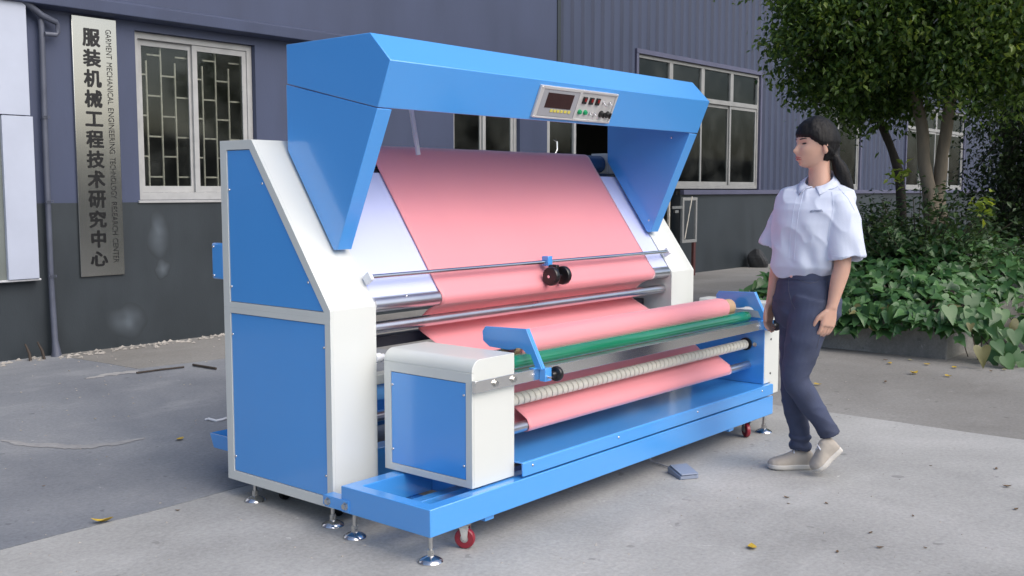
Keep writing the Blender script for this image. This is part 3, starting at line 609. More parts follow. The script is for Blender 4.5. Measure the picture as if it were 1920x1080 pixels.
# pale repair patches on the dado, a real skin of filler
def fillmat():
    m = mk('grey_filler', (.026, .034, .041), .6, var=.14, vs_=9); t = m.node_tree; N = t.nodes; L = t.links; at = N.new('ShaderNodeAttribute'); at.attribute_name = 'filler'
    mx = N.new('ShaderNodeMix'); mx.data_type = 'RGBA'; mx.inputs[7].default_value = (.085, .105, .125, 1); L.new(N[m['_mx']].outputs[0], mx.inputs[6]); L.new(at.outputs['Fac'], mx.inputs[0]); L.new(mx.outputs[2], N['Principled BSDF'].inputs['Base Color']); return m
FILL = fillmat()
for (u0, v0, rx, rz, sd_) in ((298, 440, .11, .22, 1), (305, 505, .08, .09, 2), (238, 600, .20, .15, 3)):
    c = pix(u0, v0, 1, YP - .0045); V = []; n = 36; K = 10; val = []; F = []
    for j in range(K + 1):
        for k in range(n):
            th = 2 * math.pi * k / n; q = (1 + .35 * noise.noise(Vector((math.cos(th) * 1.2, math.sin(th) * 1.2, sd_)))) * j / K; p_ = (c.x + rx * q * math.cos(th), c.y + .0016 * (j / K) ** 2, c.z + rz * q * math.sin(th)); V.append(p_)
            val.append(max(0, (1 - (j / K)) * 1.25 - .1) * (.55 + .45 * (.5 + noise.noise(Vector(p_) * 14))))
    for j in range(K):
        for k in range(n): F.append((j * n + k, j * n + (k + 1) % n, (j + 1) * n + (k + 1) % n, (j + 1) * n + k))
    me = bpy.data.meshes.new('filler_patch'); me.from_pydata(V, [], F); me.materials.append(FILL); at = me.attributes.new('filler', 'FLOAT', 'POINT'); at.data.foreach_set('value', [min(1, v) for v in val]); put('filler_patch', me, bld)

# sign
SIGNM = mk('brushed_steel', (.46, .46, .44), .20, 1, var=.05, vs_=14, streak=(60, 1, .6))
INK = mk('black_enamel', (.006, .006, .007), .35); 
sg = thing('wall_sign', 'tall brushed steel sign with black vertical lettering on the blue-grey wall', 'sign', (1.84, YP, .6))
MB().box(1.652, 2.031, YP - .024, YP - .0025, .602, 2.670).build('plate', SIGNM, sg, bevel=.004)
def text(body, name, M, size, bold=0, fitw=None):
    cu = bpy.data.curves.new(name, 'FONT'); cu.body = body; cu.size = size; cu.align_x = 'CENTER'; cu.align_y = 'CENTER'; cu.extrude = .0006; cu.resolution_u = 3
    tmp = bpy.data.objects.new(name, cu); COL.objects.link(tmp); dg = bpy.context.evaluated_depsgraph_get(); me = bpy.data.meshes.new_from_object(tmp.evaluated_get(dg)); bpy.data.objects.remove(tmp); bpy.data.curves.remove(cu)
    xs = [v.co.x for v in me.vertices]; ys = [v.co.y for v in me.vertices]
    if xs:
        cx, cy = (min(xs) + max(xs)) / 2, (min(ys) + max(ys)) / 2; wx, wy = max(xs) - min(xs), max(ys) - min(ys)
        for v in me.vertices:
            v.co.x -= cx; v.co.y -= cy
            if fitw: v.co.x *= fitw[0] / wx; v.co.y *= fitw[1] / wy
    if bold:
        V = [v.co.copy() for v in me.vertices]; Fc = [tuple(p.vertices) for p in me.polygons]; mb = MB(); q = 0
        for dx, dy in ((0, 0), (1, 0), (-1, 0), (0, 1), (0, -1), (.7, .7), (-.7, .7), (.7, -.7), (-.7, -.7)): mb.add([(v.x + dx * bold, v.y + dy * bold, v.z + q * .00012) for v in V], Fc); q += 1
        nm = bpy.data.meshes.new(name); nm.from_pydata(mb.v, [], mb.f); me = nm
    me.materials.clear(); me.materials.append(INK); return put(name, me, sg, M)
FRONT = Matrix(((1, 0, 0, 0), (0, 0, -1, 0), (0, 1, 0, 0), (0, 0, 0, 1)))
YS = YP - .0255
for k, ch in enumerate('服装机械工程技术研究中心'):
    wd, ht = (.150, .142)
    if ch == '工': ht = .118
    if ch == '心': ht = .125
    text(ch, 'character', T((1.812, YS, 2.508 - k * .1605)) @ FRONT, .16, .0052, (wd * (.84 if ch == '中' else 1) - .010, ht - .010))
z = 2.585
DOWN = FRONT @ Matrix.Rotation(-math.pi / 2, 4, 'Z')
words = 'GARMENT MECHANICAL ENGINEERING TECHNOLOGY RESEARCH CENTER'.split(); tot = sum(len(q) for q in words) + .75 * (len(words) - 1); unit = 1.885 / tot
for q in words:
    ln = unit * len(q) * .985; text(q, 'lettering', T((1.958, YS, z - ln / 2)) @ DOWN, .05, .0, (ln, .048)); z -= unit * (len(q) + .75)

# white cladding surround at the left edge, downpipe
PWHITE = mk('shade_toned_white_panel', (.44, .48, .58), .45, var=.06, vs_=3)  # white panel with its shade put into a darker, bluer base colour
sb = thing('white_panel_surround', 'white metal panel surround on the wall at the far left beside the downpipe', 'panel', (.6, YP, .6))
MB().box(-1.6, 1.262, YP - .10, YP - .0025, 1.860, 3.4).build('upper_panel', PWHITE, sb, bevel=.003)
MB().box(1.045, 1.280, YP - .10, YP - .0025, .622, 1.8535).build('lower_panel', PWHITE, sb, bevel=.003)
MB().box(-1.6, 1.0445, YP - .07, YP - .0025, .622, 1.853).build('inset_panel', mk('grey_green_panel', (.16, .18, .17), .3), sb)
MB().box(-1.62, 1.30, YP - .088, YP - .0027, .604, .6215).build('sealant_bead', mk('sealant', (.5, .51, .53), .6, var=.2, vs_=12), sb, bevel=.006)
PIPE = mk('grey_painted_pipe', (.085, .095, .13), .45, var=.2, vs_=7)
dp = thing('downpipe', 'thin grey painted downpipe running down the wall left of the sign', 'pipe', (1.40, YP, 0))
MB().tube([(1.398, 5.475, -.01), (1.398, 5.475, .03), (1.398, 5.49, .12), (1.392, 5.50, .6), (1.392, 5.50, 1.7), (1.400, 5.50, 2.52), (1.395, 5.50, 2.60)], [.045, .034, .024, .022, .022, .022, .022], 14).build('pipe', PIPE, dp)
MB().tube([(1.15, 5.42, 2.79), (1.27, 5.46, 2.70), (1.39, 5.47, 2.625), (1.50, 5.47, 2.585), (1.512, 5.47, 2.57), (1.512, 5.47, 2.505), (1.50, 5.47, 2.49), (1.41, 5.475, 2.488)], [.026, .026, .025, .022, .018, .018, .018, .018], 12).build('branch_pipe', PIPE, dp)
for z in (.62, 1.2, 1.85): MB().ring([(1.365, z), (1.425, z), (1.425, z + .018), (1.365, z + .018)], [(1.369, z + .004), (1.421, z + .004), (1.421, z + .014), (1.369, z + .014)], 'y', 5.471, 5.476).cyl((1.392, 5.505, z), (1.392, 5.547, z), .006).build('pipe_clip', PIPE, dp)

# hanging frame at the doorway
gt = thing('metal_frame_leaf', 'narrow grey metal frame with a diagonal wire on a red post beside the dark doorway', 'frame', (11.4, 5.6, 0))
MB().ring([(11.07, .505), (11.5, .505), (11.5, 1.185), (11.07, 1.185)], [(11.115, .55), (11.455, .55), (11.455, 1.14), (11.115, 1.14)], 'y', 5.58, 5.61).build('frame', FRAME_G, gt, 0, bevel=.003)
MB().cyl((11.13, 5.575, .56), (11.33, 5.575, 1.2), .008, 6).build('wire', BARS, gt)
MB().box(10.78, 11.0695, 5.585, 5.605, 1.02, 1.06).box(10.85, 10.95, 5.58, 5.61, .96, 1.0).build('hinge', ZINC, gt, 0)
MB().box(11.40, 11.46, 5.575, 5.615, -.003, .5045).build('post', mk('red_oxide', (.09, .028, .026), .6, var=.2), gt, 0)
st = thing('stone', 'dark lump of stone against the foot of the dado behind the person', 'stone', (14.0, 5.75, 0))
bmx = bmesh.new(); bmesh.ops.create_icosphere(bmx, subdivisions=3, radius=.17)
for v in bmx.verts: v.co *= 1 + .35 * noise.noise(v.co * 6); v.co.z *= 1.15
me = bpy.data.meshes.new('stone'); bmx.to_mesh(me); bmx.free(); me.materials.append(mk('dark_stone', (.03, .032, .035), .8, var=.3, vs_=12)); pS = pix(1421, 484, 1, 5.62)
put('body', me, st, T((pS.x, 5.62, .11)))

# the low workshop across the yard that shows as the dark band in the steel sign
ow = thing('workshop_building', 'long low workshop across the yard, mirrored as the dark band in the steel sign', 'building', (10, -17, 0))
OWM = mk('workshop_wall', (.06, .062, .06), .8, var=.2, vs_=.6)
MB().box(-25, 60, -19, -15, -.02, 2.8).build('wall', OWM, ow, 0)
MB().box(-25.3, 60.3, -19.3, -14.6, 2.8005, 3.0).build('roof', FLASH, ow, 0)
for x in range(-22, 58, 5): MB().box(x, x + 2.2, -15.0, -14.97, 1.0, 2.0).build('window', DARK, ow, 0)

# ------------------------------------------------------------------ planters and plants
def leafmat(name, c1, c2, rough=.42, trans=.25, spec=.5):
    m = bpy.data.materials.new(name); m.use_nodes = True; t = m.node_tree; N = t.nodes; L = t.links; b = N['Principled BSDF']; b.inputs['Roughness'].default_value = rough; b.inputs['Specular IOR Level'].default_value = spec
    g = N.new('ShaderNodeNewGeometry'); oi = N.new('ShaderNodeObjectInfo'); ad = N.new('ShaderNodeMath'); ad.operation = 'ADD'; L.new(g.outputs['Random Per Island'], ad.inputs[0]); L.new(oi.outputs['Random'], ad.inputs[1])
    fr = N.new('ShaderNodeMath'); fr.operation = 'FRACT'; L.new(ad.outputs[0], fr.inputs[0])
    r = N.new('ShaderNodeValToRGB'); r.color_ramp.elements[0].color = (*c1, 1); r.color_ramp.elements[1].color = (*c2, 1); L.new(fr.outputs[0], r.inputs[0]); L.new(r.outputs[0], b.inputs['Base Color'])
    tl = N.new('ShaderNodeBsdfTranslucent'); sc = N.new('ShaderNodeVectorMath'); sc.operation = 'MULTIPLY'; sc.inputs[1].default_value = (1.6, 1.5, .7); L.new(r.outputs[0], sc.inputs[0]); L.new(sc.outputs[0], tl.inputs[0])
    mx = N.new('ShaderNodeMixShader'); mx.inputs[0].default_value = trans; L.new(b.outputs[0], mx.inputs[1]); L.new(tl.outputs[0], mx.inputs[2]); L.new(mx.outputs[0], N['Material Output'].inputs[0]); return m
VINE = leafmat('vine_leaf', (.028, .088, .028), (.095, .205, .070), .38, .25)
TREEL = leafmat('tree_leaf', (.022, .060, .016), (.135, .215, .045), .34, .4)
DARKL = leafmat('dark_leaf', (.012, .032, .013), (.065, .105, .040), .36, .25)
SHRUB = leafmat('shrub_leaf', (.022, .055, .022), (.07, .115, .045), .5, .25)
LIME = leafmat('young_leaf', (.17, .26, .04), (.30, .36, .07), .45, .4)
LIMED = leafmat('sunlit_tone_leaf', (.06, .12, .018), (.24, .31, .06), .4, .4)  # yellow-green crown leaves; light through the edges is put into their colour
BARK = mk('grey_bark', (.21, .175, .13), .85, var=.25, vs_=6, bump=.8, bs=35, streak=(3, 3, .8)); BARKD = mk('dark_bark', (.05, .042, .034), .9, var=.3, vs_=8, bump=.8, bs=35)
TWIG = mk('twig', (.06, .05, .035), .9)
PCON = concrete('mossy_concrete', (.17, .17, .16), (.25, .247, .23), (.40, .39, .37), 1.6, .5)
SOIL = mk('soil', (.03, .022, .016), .95, var=.3, bump=.6, bs=30)
pl = thing('planter', 'low grey concrete planter full of heart-leaved vines behind the person', 'planter', (7, .9, 0))
MB().ring([(5.73, .06), (9.4, .06), (9.4, 1.72), (5.73, 1.72)], [(5.86, .19), (9.27, .19), (9.27, 1.59), (5.86, 1.59)], 'z', -.02, .305).build('rim', PCON, pl, 0, bevel=.012)
MB().box(5.861, 9.269, .191, 1.589, 0, .26).build('soil', SOIL, pl, 0)
p2 = thing('planter', 'second concrete planter at the right edge beyond the trailing vines', 'planter', (8, -1.8, 0))
MB().ring([(6.66, -3.6), (10, -3.6), (10, -.16), (6.66, -.16)], [(6.8, -3.47), (9.87, -3.47), (9.87, -.29), (6.8, -.29)], 'z', -.02, .26).build('rim', PCON, p2, 0, bevel=.012)
MB().box(6.801, 9.869, -3.469, -.291, 0, .21).build('soil', SOIL, p2, 0)

def heart(name, mat, s=1., fold=.25, droop=.25):
    out = [(0, 0), (.10, -.10), (.26, -.12), (.38, -.02), (.40, .16), (.33, .38), (.20, .62), (.08, .86), (0, 1.0)]
    V = []; F = []; n = len(out)
    for x, y in out: V.append((x * s, (y - .1) * s, (fold * x - droop * max(0, y - .2) ** 2) * s))
    for x, y in out[1:-1]: V.append((-x * s, (y - .1) * s, (fold * x - droop * max(0, y - .2) ** 2) * s))
    mid = [(0, .25), (0, .55)]
    for x, y in mid: V.append((0, (y - .1) * s, (-droop * max(0, y - .2) ** 2) * s))
    a, b = len(V) - 2, len(V) - 1; Rr = list(range(n)); Ll = [0] + list(range(n, n + n - 2)) + [n - 1]
    for S_, fl in ((Rr, 0), (Ll, 1)):
        for i in range(n - 1):
            c = a if i < 5 else b
            f = (S_[i], S_[i + 1], c); F.append(f if not fl else f[::-1])
        f = (S_[5], b, a); F.append(f if not fl else f[::-1])
    me = bpy.data.meshes.new(name); me.from_pydata(V, [], F); me.materials.append(mat); me.polygons.foreach_set('use_smooth', [True] * len(me.polygons)); return me
HV = [heart('leaf', VINE, 1, .22, .25), heart('leaf', VINE, 1, .35, .45), heart('leaf', VINE, 1, .12, .15)]
HL = heart('leaf', LIME, 1, .3, .3); HB = heart('leaf', leafmat('fading_leaf', (.10, .10, .03), (.20, .19, .08), .5, .2), 1, .4, .5)
def orient(p, n, tipdir, s):
    n = n.normalized(); y = (tipdir - n * tipdir.dot(n))
    if y.length < 1e-3: y = n.orthogonal()
    y.normalize(); x = y.cross(n)
    return Matrix(((x.x * s, y.x * s, n.x * s, p.x), (x.y * s, y.y * s, n.y * s, p.y), (x.z * s, y.z * s, n.z * s, p.z), (0, 0, 0, 1)))
def vine(label, cx, spots, nfar, name='vine_plant'):
    r = thing(name, label, 'plant', cx)
    spots.sort(key=lambda q: (q[0] - CAM).length)
    big = MB()
    for i, (p, n, td, s, k) in enumerate(spots):
        M = orient(p, n, td, s)
        if i < nfar: put('leaf', HB if (i * 37) % 29 == 0 else HV[k] if k < 3 else HL, r, M)
        else:
            me = HV[k % 3]; big.add([M @ v.co for v in me.vertices], [tuple(f.vertices) for f in me.polygons])
    if big.v:
        o = big.build('leaf_mass', VINE, r, 60); o['kind'] = 'stuff'
    return r
rv = random.Random(11)
def hgt(x, y):      # the vine mound over the planters
    q = min(1, max(0, (x - 5.62) / 1.7)); side = min(1, max(0, (y + .25) / .7))
    return .30 + (.58 * q ** .8) * (.45 + .55 * side) + .07 * noise.noise(Vector((x * 2.3, y * 2.3, 0))) + .04 * noise.noise(Vector((x * 6, y * 6, 4)))
sp = []
for k in range(2600):
    x = 5.58 + 2.6 * rv.random() ** 1.25; y = rv.uniform(-.18, 1.85); z = hgt(x, y) + rv.uniform(-.13, .03)
    n = Vector((rv.gauss(-.45, .4), rv.gauss(-.25, .45), 1)); td = Vector((rv.gauss(-.9, .7), rv.gauss(-.3, .9), rv.uniform(-.5, .1)))
    sp.append((Vector((x, y, z)), n, td, rv.uniform(.055, .125), rv.randrange(3)))
for k in range(70):     # overhang on the long face
    y = rv.uniform(.06, 1.75); z = .37 - abs(rv.gauss(0, .035)); sp.append((Vector((5.70 - rv.uniform(0, .09), y, z)), Vector((-1, rv.gauss(0, .5), rv.uniform(.2, 1.1))), Vector((-.4, rv.gauss(0, .6), -1)), rv.uniform(.09, .15), rv.randrange(3)))
for k in range(7): 
    pass
for u, v, x in ((1680, 445, 6.9), (1672, 432, 6.95), (1690, 440, 6.9), (1685, 452, 6.9)): sp.append((pix(u, v, 0, x), Vector((-.6, -.5, .7)), Vector((-.3, rv.gauss(0, 1), -.3)), .10, 3))
vine('mound of green heart-shaped vine leaves spilling over the front planter', (6.6, .9, .3), sp, 300)
sp = []
for k in range(55):      # trailing stems at the corner down to the ground
    t = rv.random(); p = Vector((5.95 - .25 * t + rv.gauss(0, .12), -.02 - .42 * t + rv.gauss(0, .10), max(.035, .42 - .36 * t + rv.gauss(0, .05))))
    sp.append((p, Vector((-.8, rv.gauss(-.4, .5), rv.uniform(.2, 1))), Vector((-.3, rv.gauss(-.2, .7), -1)), rv.uniform(.10, .16), rv.randrange(3)))
vt = vine('trailing runner of large heart-shaped leaves hanging from the planter corner to the pavement', (5.9, -.15, 0), sp, 300)
for k in range(6):
    a = Vector((6.0 + rv.uniform(-.1, .1), rv.uniform(-.05, .2), .40)); e = Vector((5.75 + rv.gauss(0, .08), -.3 + rv.gauss(0, .12), .03)); mpt = a.lerp(e, .45) + Vector((-.06, -.05, .06))
    MB().tube([a, mpt, e], .004, 5).build('stem', TWIG, vt)
sp = []
for k in range(1300):
    x = 6.55 + 2.6 * rv.random(); y = rv.uniform(-3.3, -.1); z = .27 + .30 * min(1, (x - 6.5) / 1.2) + .08 * noise.noise(Vector((x * 2.3, y * 2.3, 0))) + rv.uniform(-.12, .03)
    sp.append((Vector((x, y, z)), Vector((rv.gauss(-.45, .4), rv.gauss(-.2, .45), 1)), Vector((rv.gauss(-.9, .7), rv.gauss(-.1, .9), rv.uniform(-.5, .1))), rv.uniform(.06, .12), rv.randrange(3)))
vine('low bed of green heart-leaved vines over the right-hand planter', (8, -1.6, .25), sp, 160)

# small pointed leaves in sprays, for shrubs and tree crowns
def leafcloud(mb, c, d, nl, size, spread, rnd, droop=.5):
    for i in range(nl):
        t = rnd.random(); p = c + d * t + Vector((rnd.gauss(0, spread), rnd.gauss(0, spread), rnd.gauss(0, spread)))
        a = Vector((rnd.gauss(0, 1), rnd.gauss(0, 1), rnd.gauss(-droop, .5))).normalized(); n = Vector((rnd.gauss(0, .6), rnd.gauss(0, .6), 1)); s = a.cross(n)
        if s.length < 1e-3: continue
        s.normalize(); n = s.cross(a); L = size * rnd.uniform(.7, 1.25); W = L * .26
        m = p + a * L * .45
        mb.add([p, m + s * W + n * W * .3, p + a * L - n * L * .12, m - s * W + n * W * .3, m], [(0, 1, 4), (1, 2, 4), (2, 3, 4), (3, 0, 4)])
def shrub(label, base, n, rx, ry, rz, size, mat, seed, lime=()):
    r = thing('shrub', label, 'shrub', base); rnd = random.Random(seed); mb = MB(); st = MB(); b = Vector(base)
    for k in range(n):
        th = rnd.uniform(0, 6.28); q = rnd.random() ** .5; e = b + Vector((rx * q * math.cos(th), ry * q * math.sin(th), rz * (rnd.uniform(.35, 1.0)) * (1 - .35 * q * q)))
        m = b.lerp(e, .5) + Vector((0, 0, .08)); st.tube([b + Vector((rnd.gauss(0, .08), rnd.gauss(0, .08), 0)), m, e], [.009, .006, .003], 5)
        leafcloud(mb, m.lerp(e, .3), (e - m) * .8, 34, size, .075, rnd, .1)
    st.build('stems', TWIG, r); o = mb.build('foliage', mat, r, 0)
    for u, v, x in lime:
        lm = MB(); leafcloud(lm, pix(u, v, 0, x), Vector((0, 0, .03)), 16, .085, .045, rnd, -.1); lm.build('young_or_lit_leaves', LIME, r, 0, label='tuft of bright yellow-green fresh leaves')
    return r
shrub('loose dark twiggy shrub with yellow-green tips in front of the twin-trunk tree', (7.35, .85, .25), 135, .75, .95, 1.14, .07, SHRUB, 3, ((1680, 336, 7.2), (1692, 330, 7.2), (1838, 388, 7.0), (1850, 392, 7.0)))
shrub('low dusty shrub behind the vines beside the corrugated wall', (8.6, 2.1, 0), 50, .6, .7, 1.15, .07, SHRUB, 8)

def tree(name, label, base, trunks, clumps, mat, size, nl, seed, bark, spread=.10, group=None, extra=(), lighter=0):
    r = thing(name, label, 'tree', base, group); rnd = random.Random(seed)
    for path, rad in trunks: 
        P = [Vector(p) for p in path]; Q = []; Rr = []
        for i in range(len(P) - 1):
            for j in range(6): t = j / 6; q = P[i].lerp(P[i + 1], t); w_ = .02 * noise.noise(q * 3 + Vector((seed, 0, 0))); Q.append(q + Vector((w_, w_, 0))); Rr.append((rad[i] + (rad[i + 1] - rad[i]) * t) * (1 + .12 * noise.noise(q * 5)))
        Q.append(P[-1]); Rr.append(rad[-1]); MB().tube(Q, Rr, 14).build('trunk', bark, r, 60)
    yl = MB(); kk = 0
    mb = MB(); br = MB(); tops = [Vector(t[0][-1]) for t in trunks]; root = tops[0]
    for (c, rr, n) in clumps:
        c = Vector(c); rr = Vector(rr)
        for k in range(n):
            d = Vector((rnd.gauss(0, 1), rnd.gauss(0, 1), rnd.gauss(0, 1))).normalized(); q = rnd.uniform(.45, 1.0)
            e = c + Vector((d.x * rr.x, d.y * rr.y, d.z * rr.z)) * q
            if k % 5 == 0:
                tp = min(tops, key=lambda z_: (z_ - e).length); m = tp.lerp(e, .55) + Vector((0, 0, .12)); br.tube([tp.lerp(e, .02), m, e], [.022, .012, .004], 5)
            leafcloud(mb, e, Vector((rnd.gauss(0, .1), rnd.gauss(0, .1), -.22)), nl, size, spread, rnd, .7)
            if lighter and q > .72 and rnd.random() < lighter: leafcloud(yl, e, Vector((0, 0, -.15)), 9, size * .95, .07, rnd, .9)  # lighter outer sprays stand in for light coming through the crown edge
    if br.v: br.build('branches', bark, r, 60)
    mb.build('crown', mat, r, 0)
    if yl.v: yl.build('young_or_lit_leaves', LIMED, r, 0)
    for (p, n_) in extra:
        lm = MB(); leafcloud(lm, Vector(p), Vector((0, 0, -.10)), n_, size * 1.0, .06, rnd, .8); lm.build('young_or_lit_leaves', LIMED, r, 0)  # extra bright tufts in the same sunlit leaf colour
    return r
X = 7.7
def T3(u, v, x): return tuple(pix(u, v, 0, x))
lt = [T3(1747, 420, X), T3(1745, 365, X), T3(1733, 300, X), T3(1727, 230, X), T3(1712, 150, X), T3(1700, 40, X)]
rt = [T3(1762, 420, X + .15), T3(1761, 365, X + .15), T3(1768, 290, X + .15), T3(1780, 205, X + .15), T3(1800, 110, X + .15), T3(1815, 10, X + .15)]
lt = [(lt[0][0], lt[0][1], .24)] + lt; rt = [(rt[0][0], rt[0][1], .24)] + rt
ex = [(pix(u, v, 0, x), n_) for u, v, x, n_ in ((1440, 60, 7.2, 16), (1452, 95, 7.2, 20), (1445, 125, 7.2, 18), (1462, 70, 7.2, 16), (1725, 40, 6.6, 16), (1715, 30, 6.6, 12), (1560, 30, 6.8, 10), (1780, 165, 6.9, 14), (1800, 172, 6.9, 12), (1770, 175, 6.9, 10), (1830, 115, 6.7, 12), (1875, 10, 6.6, 12), (1700, 60, 6.7, 6), (1900, 75, 6.6, 12), (1850, 40, 6.6, 8), (1640, 130, 6.6, 6))]
tree('ficus_tree', 'leafy tree with two pale grey trunks side by side in the planter', (X, 1.0, .25),
     [(lt, [.10, .08, .066, .056, .052, .045, .03]), (rt, [.09, .074, .062, .056, .052, .042, .03])],
     [((7.6, 1.55, 3.05), (1.25, .85, .85), 110), ((7.7, .55, 3.05), (1.2, .9, .82), 120), ((7.6, -.15, 3.0), (1.1, .75, .75), 80), ((7.5, 1.2, 4.0), (1.6, 1.8, .9), 120), ((7.1, 1.78, 2.95), (.6, .5, .72), 60), ((7.7, 1.45, 2.45), (.8, .55, .40), 70), ((7.4, .2, 2.5), (.7, .8, .45), 60), ((7.2, 1.0, 3.2), (.8, 1.2, .8), 90)],
     TREEL, .068, 74, 21, BARK, .095, None, ex, .75)
lean = [T3(1690, 400, 8.0), T3(1687, 326, 8.0), T3(1668, 268, 8.0), T3(1646, 219, 8.0), T3(1635, 140, 8.0)]; lean = [(lean[0][0], lean[0][1], .24)] + lean
tree('ficus_tree', 'slender dark tree with a single leaning trunk left of the twin trunks', (lean[0][0], lean[0][1], .24), [(lean, [.06, .052, .045, .04, .036, .02])],
     [((8.2, 1.9, 2.75), (.7, .6, .5), 55)], TREEL, .056, 80, 31, BARKD, .11)
tree('evergreen_tree', 'dense dark evergreen filling the right edge behind the vines', (10.2, .35, 0), [([(10.2, .35, 0), (10.2, .3, 1.2), (10.1, .2, 2.6)], [.12, .10, .05])],
     [((9.9, .25, 1.0), (.75, 1.15, 1.2), 200), ((9.9, .1, 2.3), (1.0, 1.25, 1.0), 170), ((9.5, -.9, 1.6), (.8, 1.0, 1.5), 140)], DARKL, .06, 80, 41, BARKD, .12, None, (), .12)
tree('evergreen_tree', 'darker tree standing behind the twin trunks near the wall windows', (11.6, 1.2, 0), [([(11.6, 1.2, 0), (11.6, 1.2, 2.6)], [.1, .06])],
     [((11.8, .55, 1.5), (.7, .8, 1.5), 120), ((11.5, .6, 3.3), (1.5, 1.5, 1.2), 110)], DARKL, .07, 70, 51, BARKD, .13)

